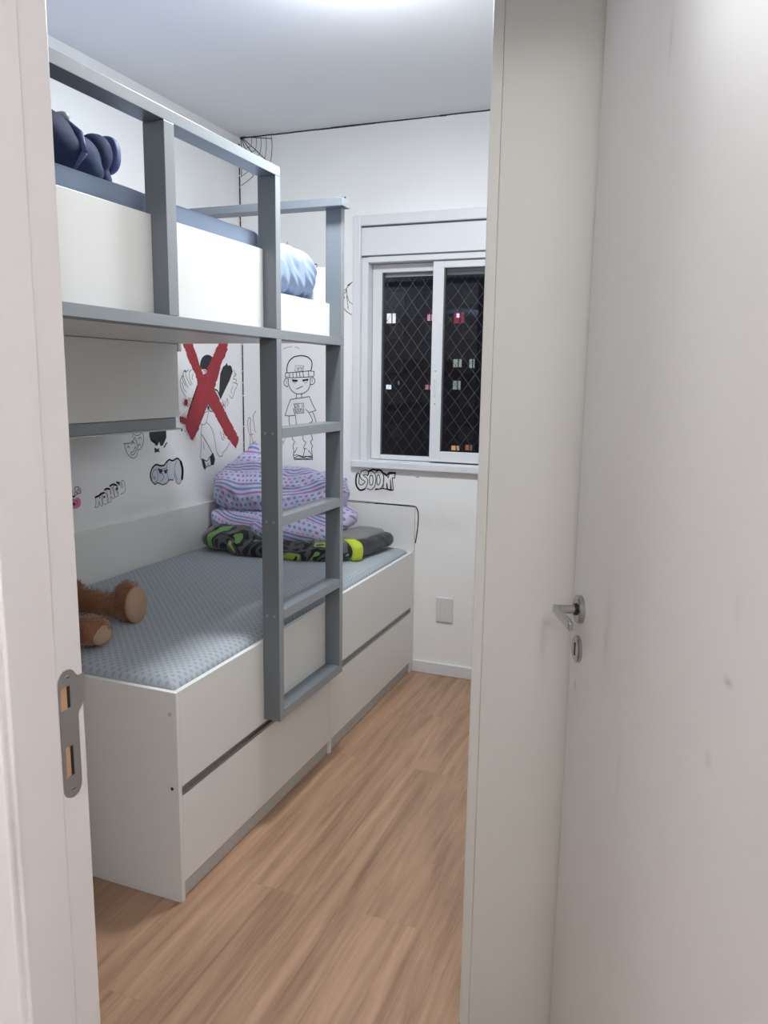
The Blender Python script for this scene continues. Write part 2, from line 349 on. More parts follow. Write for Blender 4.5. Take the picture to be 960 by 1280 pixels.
# door frame with its strike plate
fr = struct(E_('trim_1', (DX0, .74, 0)))
fr['label'] = 'white painted door frame with steel strike plate'
# left jamb: stop part, rebate part, hall and room casings
def jamb(sx, x, name):
    bm = bmesh.new()
    box(bm, *sorted((x, x - sx * .03)), .672, .750, 0, DZ, bev=.0025)
    box(bm, *sorted((x - sx * .004, x - sx * .03)), .750, .800, 0, DZ, bev=.003)
    return link(name, bm, M['frame_paint'], fr)
jamb(1, DX0, 'jamb'); jamb(-1, DX1, 'jamb')
B('head_jamb', M['frame_paint'], (DX0 - .03, DX1 + .03, .672, .80, DZ, DZ + .03), parent=fr)
B('casing', M['frame_paint'], (DX0 - .075, DX0 - .006, .662, .685, 0, DZ + .075), (DX1 + .006, DX1 + .075, .662, .685, 0, DZ + .075), (DX0 - .006, DX1 + .006, .662, .685, DZ + .006, DZ + .075), parent=fr, bev=.004)
B('casing', M['frame_paint'], (DX0 - .075, DX0 - .03, .795, .801, 0, DZ + .075), (DX1 + .03, XR - .02, .795, .801, 0, DZ + .075), (DX0 - .03, DX1 + .03, .795, .801, DZ + .03, DZ + .075), parent=fr, bev=.001)
def strike():
    x = DX0 - .004
    out = []
    def arc(cy, cz, r, a0, a1, n=8): return [(cy + r * math.cos(math.radians(a0 + (a1 - a0) * i / n)), cz + r * math.sin(math.radians(a0 + (a1 - a0) * i / n))) for i in range(n + 1)]
    y0, y1 = .7535, .7865; r = (y1 - y0) / 2; z0, z1 = .930, 1.113
    pts = arc((y0 + y1) / 2, z1 - r, r, 180, 0) + [(y1, 1.101), (.7895, 1.0985), (.8005, 1.0985), (.8005, 1.060), (y1 + .003, 1.050), (y1, 1.045)] + arc((y0 + y1) / 2, z0 + r, r, 0, -180)
    def poly(bm, pts, xx): return [bm.verts.new((xx, a, b)) for a, b in pts]
    bm = bmesh.new()
    holes = [(.7565, .7735, 1.059, 1.090), (.760, .774, .962, 1.005)]
    def loop(pts, xx):
        vs = poly(bm, pts, xx); return [bm.edges.new((vs[i], vs[(i + 1) % len(vs)])) for i in range(len(vs))]
    es = loop(pts, x + .0015)
    for h in holes: es += loop([(h[0], h[2]), (h[1], h[2]), (h[1], h[3]), (h[0], h[3])], x + .0015)
    res = bmesh.ops.triangle_fill(bm, edges=es, use_beauty=True)
    geo = [g for g in res['geom'] if isinstance(g, bmesh.types.BMFace)]
    ex = bmesh.ops.extrude_face_region(bm, geom=geo)
    for v in [g for g in ex['geom'] if isinstance(g, bmesh.types.BMVert)]: v.co.x = x - .0003
    bmesh.ops.recalc_face_normals(bm, faces=bm.faces)
    sp = link('strike_plate', bm, M['steel'], fr); sp['label'] = 'brushed steel strike plate with two openings'
    for h in holes:
        B('latch_recess', M['rawwood'], (x - .0002, x + .0004, h[0] - .001, h[1] - (.005 if h[2] > 1.05 else .004), h[2] - .001, h[3] + .001), parent=sp, bev=0)
        B('latch_recess', M['black'], (x - .0002, x + .0004, h[1] - .005, h[1] + .001, h[2] - .001, h[3] + .001), parent=sp, bev=0)
    for z in (1.104, .944):
        bm = bmesh.new(); cyl(bm, (x + .0012, .770, z - .002), (x + .0022, .770, z - .002), .0038, 16); s = link('screw', bm, M['alu'], sp)
        B('screw', M['black'], (x + .0020, x + .0024, .7665, .7735, z - .0026, z - .0014), parent=sp, bev=0)
strike()
# the open door
HX, HY, DANG = .125, .805, math.atan2(.9207, -.39)
dr = bpy.data.objects.new('door_1', None); C.objects.link(dr); dr.location = (HX, HY, 0); dr.rotation_euler.z = DANG; struct(dr)
dr['label'] = 'open white flush door with scuffs, lever handle and keyhole plate'
DW = .822
def D(name, bm, mat, parent=dr, smooth=False):
    o = link(name, bm, mat, None, smooth); o.parent = parent; return o
bm = bmesh.new(); box(bm, 0, DW, -.035, 0, .008, 2.262, bev=.0015); D('door_leaf', bm, M['door'])
hx, hz = .762, 1.065
bm = bmesh.new(); cyl(bm, (hx, 0, hz), (hx, .0095, hz), .0275, 40); cyl(bm, (hx, .0095, hz), (hx, .0110, hz), .0275, 40, r2=.0255)
ros = D('rosette', bm, M['chrome'], smooth=False)
bm = bmesh.new(); cyl(bm, (hx, .0110, hz), (hx, .0145, hz), .0115, 24); D('collar', bm, M['black'])
bm = bmesh.new()
cyl(bm, (hx, .0125, hz), (hx, .052, hz), .0085, 24)
box(bm, hx - .112, hx + .0085, .045, .055, hz - .0085, hz + .0085, bev=.003)
hd = D('door_handle', bm, M['chrome']); hd['label'] = 'chrome lever handle'
bm = bmesh.new(); kz = .983; kx = .766
cyl(bm, (kx, 0, kz), (kx, .006, kz), .0268, 40); cyl(bm, (kx, .006, kz), (kx, .0078, kz), .0268, 40, r2=.0240)
kp = D('keyhole_plate', bm, M['chrome'])
bm = bmesh.new(); box(bm, kx - .0032, kx + .0032, .0072, .0084, kz - .0125, kz + .011); cyl(bm, (kx, .0072, kz + .009), (kx, .0084, kz + .009), .0048, 16); D('keyhole', bm, M['black'])
for z in (.3, 1.05, 1.85):
    bm = bmesh.new(); cyl(bm, (-.004, -.004, z - .045), (-.004, -.004, z + .045), .006, 14); D('hinge', bm, M['steel'])
# window
wn = struct(E_('window_1', ((WX0 + WX1) / 2, YF, WZ0)))
y0 = YF
B('window_frame', M['pvc'],
  (WX0, WX0 + .04, y0 - .018, y0 + .13, WZ0, WZ1), (WX1 - .04, WX1, y0 - .018, y0 + .13, WZ0, WZ1),
  (WX0 + .04, WX1 - .04, y0 - .018, y0 + .13, WZ1 - .05, WZ1), (WX0 - .0, WX1 + .0, y0 - .030, y0 + .13, WZ0, WZ0 + .035), parent=wn, bev=.004)
B('inner_frame', M['pvc'],
  (WX0 + .04, WX0 + .074, y0 + .006, y0 + .12, WZ0 + .035, 2.095), (WX1 - .074, WX1 - .04, y0 + .006, y0 + .12, WZ0 + .035, 2.095),
  (WX0 + .074, WX1 - .074, y0 + .006, y0 + .12, WZ0 + .035, 1.092), (WX0 + .074, WX1 - .074, y0 + .000, y0 + .12, 2.068, 2.095), parent=wn, bev=.003)
B('shutter_box', M['pvc'], (WX0 + .040, WX1 - .040, y0 - .004, y0 + .10, 2.101, 2.233), parent=wn, bev=.003)
B('gasket', M['pvc_shade'], (WX0 + .040, WX1 - .040, y0 + .0, y0 + .09, 2.2335, 2.2395), (WX0 + .040, WX1 - .040, y0 + .0, y0 + .09, 2.0955, 2.1005), parent=wn, bev=0)
def sash(x0, x1, z0, z1, ya, yb, st, label, pull):
    s = B('sash', M['pvc'], (x0, x0 + st[0], ya, yb, z0, z1), (x1 - st[1], x1, ya, yb, z0, z1), (x0 + st[0], x1 - st[1], ya, yb, z0, z0 + st[2]), (x0 + st[0], x1 - st[1], ya, yb, z1 - st[3], z1), parent=wn, bev=.003)
    s['label'] = label
    bm = bmesh.new(); ym = (ya + yb) / 2; box(bm, x0 + st[0] - .004, x1 - st[1] + .004, ym - .002, ym + .002, z0 + st[2] - .004, z1 - st[3] + .004)
    g = link('pane', bm, M['glass'], s)
    B('gasket', M['pvc_shade'], (x0 + st[0] - .001, x0 + st[0] + .005, ya - .0005 + .004, yb, z0 + st[2], z1 - st[3]), parent=s, bev=0)
    if pull:
        xm = x0 + .024
        B('pull', M['plate'], (xm - .006, xm + .006, ya - .004, ya, 1.42, 1.51), parent=s, bev=.002)
        for z in (1.385, 1.545): B('screw', M['steel'], (xm - .004, xm + .004, ya - .001, ya + .001, z - .004, z + .004), parent=s, bev=.001)
    return s
sash(WX0 + .076, -1.165, 1.094, 2.066, y0 + .062, y0 + .092, (.050, .035, .024, .040), 'far sliding sash with a wide left stile', False)
sash(-1.210, WX1 - .076, 1.100, 2.066, y0 + .018, y0 + .048, (.055, .05, .052, .034), 'near sliding sash with small pull', True)
sl = []
for i in range(3): sl.append((WX0 + .076, WX1 - .076, y0 + .098, y0 + .106, 2.02 + i * .016 - .012, 2.02 + i * .016 + .002))
B('shutter_slats', M['pvc'], *sl, parent=wn, bev=.002)
# wardrobe
wd = E_('wardrobe', (-.09, 2.6, 0), 'tall off-white wardrobe behind the open door, seen from its side', 'wardrobe')
B('side_panel', M['wardrobe'], (-.384, XR - .002, 1.580, 1.600, .0, ZC - .003), parent=wd)
B('side_panel', M['wardrobe'], (-.384, XR - .002, YF - .022, YF - .002, .064, ZC - .003), parent=wd)
B('back_panel', M['wardrobe'], (XR - .012, XR - .002, 1.600, YF - .022, .06, ZC - .003), parent=wd)
B('top_panel', M['wardrobe'], (-.384, XR - .012, 1.600, YF - .022, ZC - .022, ZC - .003), parent=wd)
B('base_panel', M['wardrobe'], (-.370, XR - .012, 1.600, YF - .022, .0, .08), parent=wd)
n = 3; L = (YF - .004 - 1.580) / n
for i in range(n):
    d = B('door', M['wardrobe'], (-.407, -.3843, 1.580 + i * L + .0, 1.580 + (i + 1) * L - .004, .0 if i == 0 else .07, ZC - .004), parent=wd, bev=.002)
    B('handle', M['alu'], (-.419, -.407, 1.580 + i * L + (.60 if i != 1 else .10), 1.580 + i * L + (.615 if i != 1 else .115), .95, 1.25), parent=d, bev=.002)
# ------------------------------------------------------------------ lower bed
BX, BY0, BY1 = -1.267, 1.690, 3.668
lb = E_('drawer_bed', (-1.77, 2.68, 0), 'low white single bed with two front drawers, under the grey bunk', 'bed')
B('end_panel', M['mdf'], (XL + .004, BX, BY0, BY0 + .016, 0, .640), parent=lb, bev=.001)
B('front_rail', M['mdf'], (BX - .016, BX, BY0 + .0165, 3.645, .355, .640), parent=lb, bev=.001)
B('side_headboard', M['mdf'], (XL + .003, XL + .022, BY0 + .0165, 3.652, .0, .875), parent=lb, bev=.001)
B('headboard', M['mdf'], (XL + .003, BX, 3.6725, 3.6905, .0, .868), parent=lb, bev=.001)
B('divider', M['mdf'], (-1.75, BX + .0, 2.682, 2.698, .0, .362), parent=lb, bev=.001)
B('divider', M['mdf'], (-1.75, BX - .002, 3.648, 3.668, .0, .640), parent=lb, bev=.001)
B('slat_base', M['mdf'], (XL + .024, BX - .018, BY0 + .018, 3.646, .375, .395), parent=lb, bev=0)
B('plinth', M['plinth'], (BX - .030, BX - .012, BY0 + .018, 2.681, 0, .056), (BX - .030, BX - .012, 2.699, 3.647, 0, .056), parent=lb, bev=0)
for ya, yb in ((BY0 + .018, 2.680), (2.700, 3.645)):
    d = B('drawer', M['mdf'], (BX - .017, BX - .001, ya, yb, .058, .326), (BX - .50, BX - .017, ya + .02, yb - .02, .07, .20), parent=lb, bev=.001)
    bm = bmesh.new(); box(bm, BX - .022, BX - .001, ya, yb, .3268, .3295); box(bm, BX - .022, BX - .014, ya, yb, .3295, .3535); box(bm, BX - .014, BX - .003, ya, yb, .3475, .3515); box(bm, BX - .003, BX - .001, ya, yb, .3268, .334)
    hn = link('handle_profile', bm, M['alu'], d); hn['label'] = 'long aluminium handle profile'
for z in (.352, .575):
    bm = bmesh.new(); cyl(bm, (BX - .022, BY0 - .0006, z), (BX - .022, BY0 + .001, z), .0050 if z < .5 else .006, 14)
    link('screw_cap', bm, M['black'] if z < .5 else M['plinth'], lb)
# lower mattress: long soft slab with a crowned top
def crown(bm, x0, x1, ya, yb, z0, z1, rise, seed, wr=.004, r=.05, nx=40, ny=80):
    def f(s):                       # rounding profile at the rim
        return (1 - (1 - min(1, s / r)) ** 2) ** .5 if s < r else 1
    top = []
    for i in range(nx + 1):
        row = []
        for j in range(ny + 1):
            a = .5 - .5 * math.cos(math.pi * i / nx); b = .5 - .5 * math.cos(math.pi * j / ny)
            x = x0 + (x1 - x0) * a; y = ya + (yb - ya) * b
            s = min(x - x0, x1 - x, y - ya, yb - y)
            z = z1 - r * .8 * (1 - f(max(0, s))) + rise * math.sin(math.pi * a) ** .6 * math.sin(math.pi * b) ** .4
            z += wr * (noise.noise(Vector((x * 5, y * 4, seed))) + .6 * noise.noise(Vector((x * 14, y * 9, seed))))
            row.append(bm.verts.new((x, y, z)))
        top.append(row)
    for i in range(nx):
        for j in range(ny): bm.faces.new((top[i][j], top[i + 1][j], top[i + 1][j + 1], top[i][j + 1]))
    rim = [top[i][0] for i in range(nx + 1)] + [top[nx][j] for j in range(1, ny + 1)] + [top[i][ny] for i in range(nx - 1, -1, -1)] + [top[0][j] for j in range(ny - 1, 0, -1)]
    low = [bm.verts.new((v.co.x, v.co.y, z0)) for v in rim]
    for i in range(len(rim)):
        k = (i + 1) % len(rim); bm.faces.new((rim[i], low[i], low[k], rim[k]))
    bm.faces.new(low)
bm = bmesh.new(); crown(bm, XL + .026, BX - .020, BY0 + .020, 3.644, .396, .664, .022, 3.1, r=.048)
bmesh.ops.recalc_face_normals(bm, faces=bm.faces)
tag(link('lower_mattress', bm, M['sheet'], smooth=True), 'mattress in grey-blue dotted sheet on the low white bed', 'mattress')
# ------------------------------------------------------------------ upper bunk
FX, FB = -1.205, -1.266            # front and back of the grey members
UY0, UY1 = .86, 2.665
ub = E_('bunk_bed', (-1.7, 1.8, 0), 'grey and white upper bunk with built-in ladder, above the low bed', 'bunk bed')
g, ge = M['grey'], M['grey_edge']
def member(name, x0, x1, y0_, y1_, z0, z1, parent=ub, lab=None):
    """grey board whose narrow room-side edge is coloured lighter, standing in for lamplight on it"""
    o = B(name, g, (x0, x1, y0_, y1_, z0, z1), parent=parent, bev=.001)
    o.data.materials.append(ge)
    for p in o.data.polygons:
        if p.normal.x > .9: p.material_index = 1
    if lab: o['label'] = lab
    return o
member('top_rail', FB, FX, UY0, 2.194, 2.096, 2.124)
member('deck_rail', FB, FX, UY0, 2.667, 1.620, 1.648)
member('end_rail', XL + .004, FX + .020, 2.600, 2.668, 2.096, 2.124)
for ya, yb, z0, z1 in ((1.633, 1.672, 1.6485, 2.0955), (2.164, 2.194, 1.6485, 2.0955), (2.637, 2.665, 1.6485, 2.0955)):
    member('guard_post', FB, FX, ya, yb, z0, z1)
member('corner_post', FB, FX, UY0 - .04, UY0 - .0005, 0, 2.124)
w_ = M['mdf']
PX = -1.2500
B('guard_panel', w_, (PX - .014, PX, UY0 + .001, 1.6325, 1.6485, 1.886), parent=ub, bev=.001)
B('guard_panel', w_, (PX - .014, PX, 1.6725, 2.1635, 1.6485, 1.886), parent=ub, bev=.001)
lp = B('guard_panel', w_, (PX - .014, PX, 2.1945, 2.6365, 1.6485, 1.768), parent=ub, bev=.001); lp['label'] = 'low guard panel at the ladder opening'
B('end_board', w_, (XL + .004, FB - .003, 2.640, 2.655, 1.640, 1.896), parent=ub, bev=.001)
B('end_board', w_, (XL + .004, FB - .003, UY0 - .02, UY0 - .004, 1.64, 1.896), parent=ub, bev=.001)
B('deck', M['mdf'], (XL + .004, FB - .001, UY0, 2.665, 1.630, 1.646), (-2.22, -1.93, 2.6655, 2.685, 1.60, 1.640), parent=ub, bev=.001)
ld = E_('ladder', (-1.235, 2.41, .36)); ld.parent = ub; ld.matrix_parent_inverse = Matrix.Translation(ub.location).inverted()
def child2(o, par):
    o.parent = par; o.matrix_parent_inverse = Matrix.Translation(par.location).inverted(); return o
def member2(name, *a):
    o = member(name, *a, parent=None)
    o.parent = ld; o.matrix_parent_inverse = (Matrix.Translation(ld.location)).inverted(); return o
member2('stile', FB, FX, 2.164, 2.194, .368, 1.6195)
member2('stile', FB, FX, 2.637, 2.665, .368, 1.6195)
for z in (1.328, 1.044, .731, .385):
    member2('rung', FB, FX, 2.1943, 2.6367, z - .016, z + .016)
for z in (1.328, 1.044, .731):
    for xx in (-1.222, -1.249):
        bm = bmesh.new(); cyl(bm, (xx, 2.1633, z), (xx, 2.165, z), .0045, 12); o = link('screw_cap', bm, ge); child2(o, ld)
# upper mattress with pale blue sheet
bm = bmesh.new(); crown(bm, XL + .012, -1.282, UY0 + .004, 2.632, 1.648, 1.775, .002, 9.2, wr=.003, r=.03, nx=30, ny=60)
bmesh.ops.recalc_face_normals(bm, faces=bm.faces)
tag(link('upper_mattress', bm, M['bluesheet'], smooth=True), 'pale blue mattress up on the grey bunk, lying under the grey-blue cover', 'mattress')
bm = bmesh.new(); crown(bm, XL + .014, -1.280, UY0 + .01, 2.190, 1.782, 1.943, .001, 4.2, wr=.004, r=.018, nx=50, ny=110)
bmesh.ops.recalc_face_normals(bm, faces=bm.faces)
tag(link('bed_cover', bm, M['cover'], smooth=True), 'thick folded grey-blue cover showing above the guard panels of the upper bunk', 'bed cover')
def pillow():
    bm = bmesh.new(); soft_box(bm, (-1.42, 2.415, 1.856), (.150, .220, .088), (.62, .5), (72, 40))
    bm = remeshed(bm, .006, 4)
    for v in bm.verts:
        p = v.co; n = v.normal.copy()
        a = noise.noise(Vector((p.x * 6, p.y * 13 + p.z * 9, p.z * 5 - p.y * 3))); b2 = noise.noise(Vector((p.x * 14, p.y * 20 + p.z * 22, p.z * 8)))
        v.co += n * (.022 * (.35 - abs(a) * 1.6) + .009 * (.4 - abs(b2) * 1.5))
        if v.co.x > -1.268: v.co.x = -1.268
        if v.co.z < 1.779: v.co.z = 1.779
    o = link('pillow', bm, M['pillow'], smooth=True); tag(o, 'rumpled pale blue pillow beside the ladder opening of the upper bunk', 'pillow')
pillow()
# navy bag on the upper bunk
def bag():
    b = E_('duffel_bag', (-1.49, 1.45, 1.935), 'dark navy soft bag lying on the upper bunk', 'bag')
    bm = bmesh.new()
    ell(bm, (-1.50, 1.25, 2.028), (.14, .30, .085)); ell(bm, (-1.47, 1.45, 2.035), (.12, .14, .078)); ell(bm, (-1.46, 1.54, 2.015), (.10, .135, .066))
    ell(bm, (-1.44, 1.60, 1.992), (.07, .07, .045))
    def dsp(p, n): return .010 * noise.noise(p * 9) + .004 * noise.noise(Vector((p.x * 30, p.y * 14, p.z * 30)))
    bm = remeshed(bm, .008, 8, dsp); link('body', bm, M['navy'], b, True)
    bm = bmesh.new()
    pts = [Vector((-1.40, 1.535, 1.972)), Vector((-1.355, 1.535, 2.01)), Vector((-1.37, 1.54, 2.055)), Vector((-1.42, 1.545, 2.090)), Vector((-1.52, 1.55, 2.095))]
    for a, c in zip(pts, pts[1:]): cyl(bm, a, c, .007, 8)
    link('strap', bm, M['navylight'], b, True)
    bm = bmesh.new(); soft_box(bm, (-1.430, 1.545, 2.098), (.022, .012, .010), .6, (16, 8)); link('buckle', bm, M['greyzip'], b, True)
bag()
def cap():
    b = E_('bucket_cap', (-1.44, 1.78, 1.94), 'small navy cap beside the dark bag on the upper bunk', 'cap')
    bm = bmesh.new(); ell(bm, (-1.45, 1.675, 2.050), (.050, .040, .050)); ell(bm, (-1.45, 1.685, 1.985), (.040, .025, .038))
    bm = remeshed(bm, .006, 5, lambda p, n: .003 * noise.noise(p * 20)); link('crown', bm, M['navy'], b, True)
    bm = bmesh.new(); soft_box(bm, (-1.45, 1.715, 2.055), (.046, .014, .048), (.8, .5), (32, 16)); link('brim', bm, M['navylight'], b, True)
cap()
# overhead cabinet on the left wall
oc = E_('wall_cabinet', (-2.10, 1.95, 1.30), 'white cabinet hung on the wall right under the upper bunk', 'cabinet')
CX = -1.935
B('cabinet_body', M['mdf'], (XL + .002, CX - .018, 1.35, 2.665, 1.300, 1.598), parent=oc, bev=.001)
B('cabinet_door', M['mdf'], (CX - .017, CX, 1.35, 2.665, 1.340, 1.628), parent=oc, bev=.001)
B('handle_profile', M['grey_edge'], (CX - .026, CX - .006, 1.35, 2.65, 1.296, 1.337), parent=oc, bev=.001)
B('bottom_lip', M['plinth'], (CX - .03, CX + .002, 1.35, 2.675, 1.289, 1.2955), parent=oc, bev=.0005)
# ------------------------------------------------------------------ bedding heap
def wr(p, s=1):
    return s * (.014 * noise.noise(Vector((p.x * 5, p.y * 7, p.z * 9))) + .008 * (.4 - abs(noise.noise(Vector((p.x * 13 + 3, p.y * 12, p.z * 17)))) * 1.6))
def uvmap(o, f):
    me = o.data; uv = me.uv_layers.new(name='UVMap')
    for l in me.loops:
        p = me.vertices[l.vertex_index].co; q = f(p)
        uv.data[l.index].uv = (q[0] + .03 * noise.noise(p * 7), q[1] + .035 * noise.noise(p * 6 + Vector((4, 1, 2))))
ZM = .682
qb = E_('quilt', (-1.84, 3.38, ZM), 'folded lavender quilt with teal and mauve stripes and dots, topmost of the heap', 'quilt')
def lump(name, parts, mat, uvf, parent, voxel=.010, k=1.0, sm=6):
    bm = bmesh.new()
    for c, h, e, rz in parts: soft_box(bm, c, h, e, (40, 20), rot=Matrix.Rotation(math.radians(rz), 3, 'Z'))
    bm = remeshed(bm, voxel, sm, lambda p, n: wr(p, k))
    o = link(name, bm, mat, parent, True)
    if uvf: uvmap(o, uvf)
    return o
lump('lower_fold', [((-1.88, 3.40, ZM + .125), (.35, .20, .070), .6, 2), ((-1.74, 3.28, ZM + .105), (.20, .15, .060), .7, 10), ((-1.63, 3.46, ZM + .14), (.13, .13, .06), .8, 0)],
     M['quilt'], lambda p: (p.x + .2 * p.z, p.z * 1.0 + .35 * p.y + .25 * p.x), qb)
lump('upper_fold', [((-1.92, 3.42, ZM + .262), (.30, .20, .112), .62, 5), ((-1.82, 3.44, ZM + .262), (.26, .19, .108), .6, -4), ((-2.04, 3.44, ZM + .31), (.16, .16, .10), .9, 0), ((-1.69, 3.47, ZM + .255), (.12, .14, .115), .6, 0), ((-2.12, 3.54, ZM + .375), (.08, .09, .065), 1.0, 0), ((-2.15, 3.60, ZM + .42), (.035, .04, .05), 1.2, 0)],
     M['quilt'], lambda p: (p.x * .9 + .3 * p.y, p.z * 1.05 - .35 * (p.x + 1.8) * (1 if p.x > -1.8 else -.15) + .3 * p.y), qb, k=1.9)
bk = E_('plush_blanket', (-1.75, 3.3, ZM), 'folded black and grey plush blanket with green patches under the quilt', 'blanket')
lump('folds', [((-1.80, 3.35, ZM + .035), (.40, .255, .042), .5, 0), ((-1.97, 3.20, ZM + .050), (.20, .12, .052), .7, 6), ((-1.84, 3.13, ZM + .035), (.15, .09, .04), .7, 12), ((-1.98, 3.22, ZM + .085), (.17, .08, .03), .8, 10), ((-1.60, 3.20, ZM + .030), (.17, .11, .038), .7, 20)], M['plush'], None, bk, .009, 1.2)
lump('end_fold', [((-1.465, 3.40, ZM + .036), (.115, .215, .042), (.6, .45), -8)], M['plushblack'], None, bk, .007, .5)
lump('grey_layer', [((-1.475, 3.43, ZM + .070), (.088, .165, .026), (.7, .5), -8)], M['plushgrey'], None, bk, .006, .3)
lump('lime_patch', [((-1.455, 3.285, ZM + .034), (.034, .112, .0475), (.5, .45), 48)], M['lime'], None, bk, .005, .2)
# ------------------------------------------------------------------ teddy bear
def teddy():
    t = E_('teddy_bear', (-2.0, 2.02, .68), 'brown plush bear lying on the low bed with its feet showing', 'plush toy')
    Z0 = .683
    bm = bmesh.new()
    ell(bm, (-2.06, 1.98, Z0 + .085), (.13, .105, .085)); ell(bm, (-2.185, 1.93, Z0 + .09), (.075, .09, .08))
    def limb(a, b, r1, r2):
        a = Vector(a); b = Vector(b)
        for i in range(9):
            k = i / 8; ell(bm, a.lerp(b, k), [r1 + (r2 - r1) * k] * 3, sub=2)
    limb((-2.0, 2.03, Z0 + .060), (-1.76, 2.055, Z0 + .048), .050, .040)
    limb((-2.0, 1.90, Z0 + .055), (-1.72, 1.822, Z0 + .045), .050, .044)
    F1 = Vector((-1.725, 2.065, Z0 + .060)); F2 = Vector((-1.665, 1.815, Z0 + .048))
    r1 = Matrix.Rotation(math.radians(-8), 3, 'Z'); r2 = Matrix.Rotation(math.radians(-12), 3, 'Z')
    ell(bm, F1, (.048, .050, .072), r1); ell(bm, F2, (.052, .062, .050), r2)
    ell(bm, F1 + Vector((-.01, 0, .03)), (.042, .045, .045)); 
    limb((-2.12, 1.86, Z0 + .09), (-2.02, 1.78, Z0 + .045), .045, .04); limb((-2.12, 2.06, Z0 + .09), (-2.05, 2.16, Z0 + .045), .045, .04)
    ell(bm, (-2.20, 1.85, Z0 + .14), (.03, .035, .035)); ell(bm, (-2.20, 2.01, Z0 + .14), (.03, .035, .035))
    bm = remeshed(bm, .008, 4, lambda p, n: .004 * noise.noise(p * 28) + .003 * noise.noise(p * 70))
    # short fur tufts grown out of the surface
    bm.faces.ensure_lookup_table(); base = list(bm.faces)
    for _ in range(9000):
        f = random.choice(base); n = f.normal
        if n.length < .5: continue
        c = f.calc_center_median() + Vector((random.uniform(-.004, .004),) * 3)
        side = n.orthogonal().normalized(); side.rotate(Matrix.Rotation(random.uniform(0, 6.28), 3, n))
        lean = Vector((random.uniform(-.5, .5), random.uniform(-.5, .5), random.uniform(-.6, .2)))
        a = bm.verts.new(c - side * .0013 - n * .002); b = bm.verts.new(c + side * .0013 - n * .002); d = bm.verts.new(c + (n + lean).normalized() * random.uniform(.006, .011))
        bm.faces.new((a, b, d))
    link('body', bm, M['fur'], t, True)
    bm = bmesh.new(); ell(bm, F1 + r1 @ Vector((.036, -.004, .000)), (.020, .046, .064), r1); o = link('foot_pad', bm, M['pad'], t, True); o['label'] = 'pale cloth foot sole'
    bm = bmesh.new(); ell(bm, F2 + r2 @ Vector((.037, .008, -.010)), (.020, .036, .032), r2); link('foot_pad', bm, M['pad'], t, True)
    bm = bmesh.new(); ell(bm, (-2.195, 1.93, Z0 + .165), (.035, .03, .02)); link('muzzle', bm, M['pad'], t, True)
    bm = bmesh.new(); ell(bm, (-2.19, 1.93, Z0 + .184), (.012, .010, .007)); link('nose', bm, M['black'], t, True)
    for s in (-1, 1):
        bm = bmesh.new(); ell(bm, (-2.215, 1.93 + s * .035, Z0 + .165), (.007, .007, .006)); link('eye', bm, M['black'], t, True)
teddy()
# ------------------------------------------------------------------ wall plate, lamps
wp = B('wall_plate', M['plate'], (-1.144, -1.056, YF - .009, YF - .0005, .285, .412), bev=.003)
tag(wp, 'blank white plastic wall plate low on the window wall', 'outlet cover')
bm = bmesh.new(); cyl(bm, (-1.100, YF - .0105, .350), (-1.100, YF - .008, .350), .004, 12); o = link('plug', bm, M['wardrobe']); o.parent = wp
def lamp(x, y, label):
    l = E_('ceiling_light', (x, y, ZC), label, 'ceiling light')
    bm = bmesh.new(); cyl(bm, (x, y, ZC - .014), (x, y, ZC - .0005), .105, 40); link('base', bm, M['pvc'], l)
    bm = bmesh.new(); cyl(bm, (x, y, ZC - .050), (x, y, ZC - .0145), .088, 40, r2=.098); link('diffuser', bm, M['lampglow'], l)
lamp(LAMP[0], LAMP[1], 'round white ceiling light in the bedroom')
lamp(*HALL[0], 'round white ceiling light added in the hallway to brighten the open door')
lamp(*HALL[1], 'round white ceiling light in the hallway, beside the open door')
# ------------------------------------------------------------------ safety net and the night outside
def net():
    bm = bmesh.new(); yy = YF + .150; x0, x1, z0, z1 = WX0 - .05, WX1 + .05, WZ0 - .02, WZ1 - .1
    px, pz = .068, .090; r = .0011
    def seg(a, b):
        a = Vector(a); b = Vector(b); d = (b - a).normalized(); s = Vector((0, 1, 0)).cross(d).normalized() * r; q = Vector((0, r, 0))
        v = [bm.verts.new(p) for p in (a + s, a + q, a - s, a - q, b + s, b + q, b - s, b - q)]
        for i in range(4): bm.faces.new((v[i], v[(i + 1) % 4], v[(i + 1) % 4 + 4], v[i + 4]))
    nx = int((x1 - x0) / px) + 1; nz = int((z1 - z0) / pz) + 1
    def P(i, j):
        x = x0 + i * px / 2; z = z0 + j * pz / 2
        return Vector((x + .006 * noise.noise(Vector((x * 9, z * 9, 2))), yy, z + .006 * noise.noise(Vector((x * 9, z * 9, 5)))))
    for i in range(2 * nx):
        for j in range(2 * nz):
            if (i + j) % 2 == 0: seg(P(i, j), P(i + 1, j + 1))
            else: seg(P(i + 1, j), P(i, j + 1))
    nn = link('safety_net', bm, M['net']); tag(nn, 'diamond mesh safety net stretched outside the window', 'net')
net()
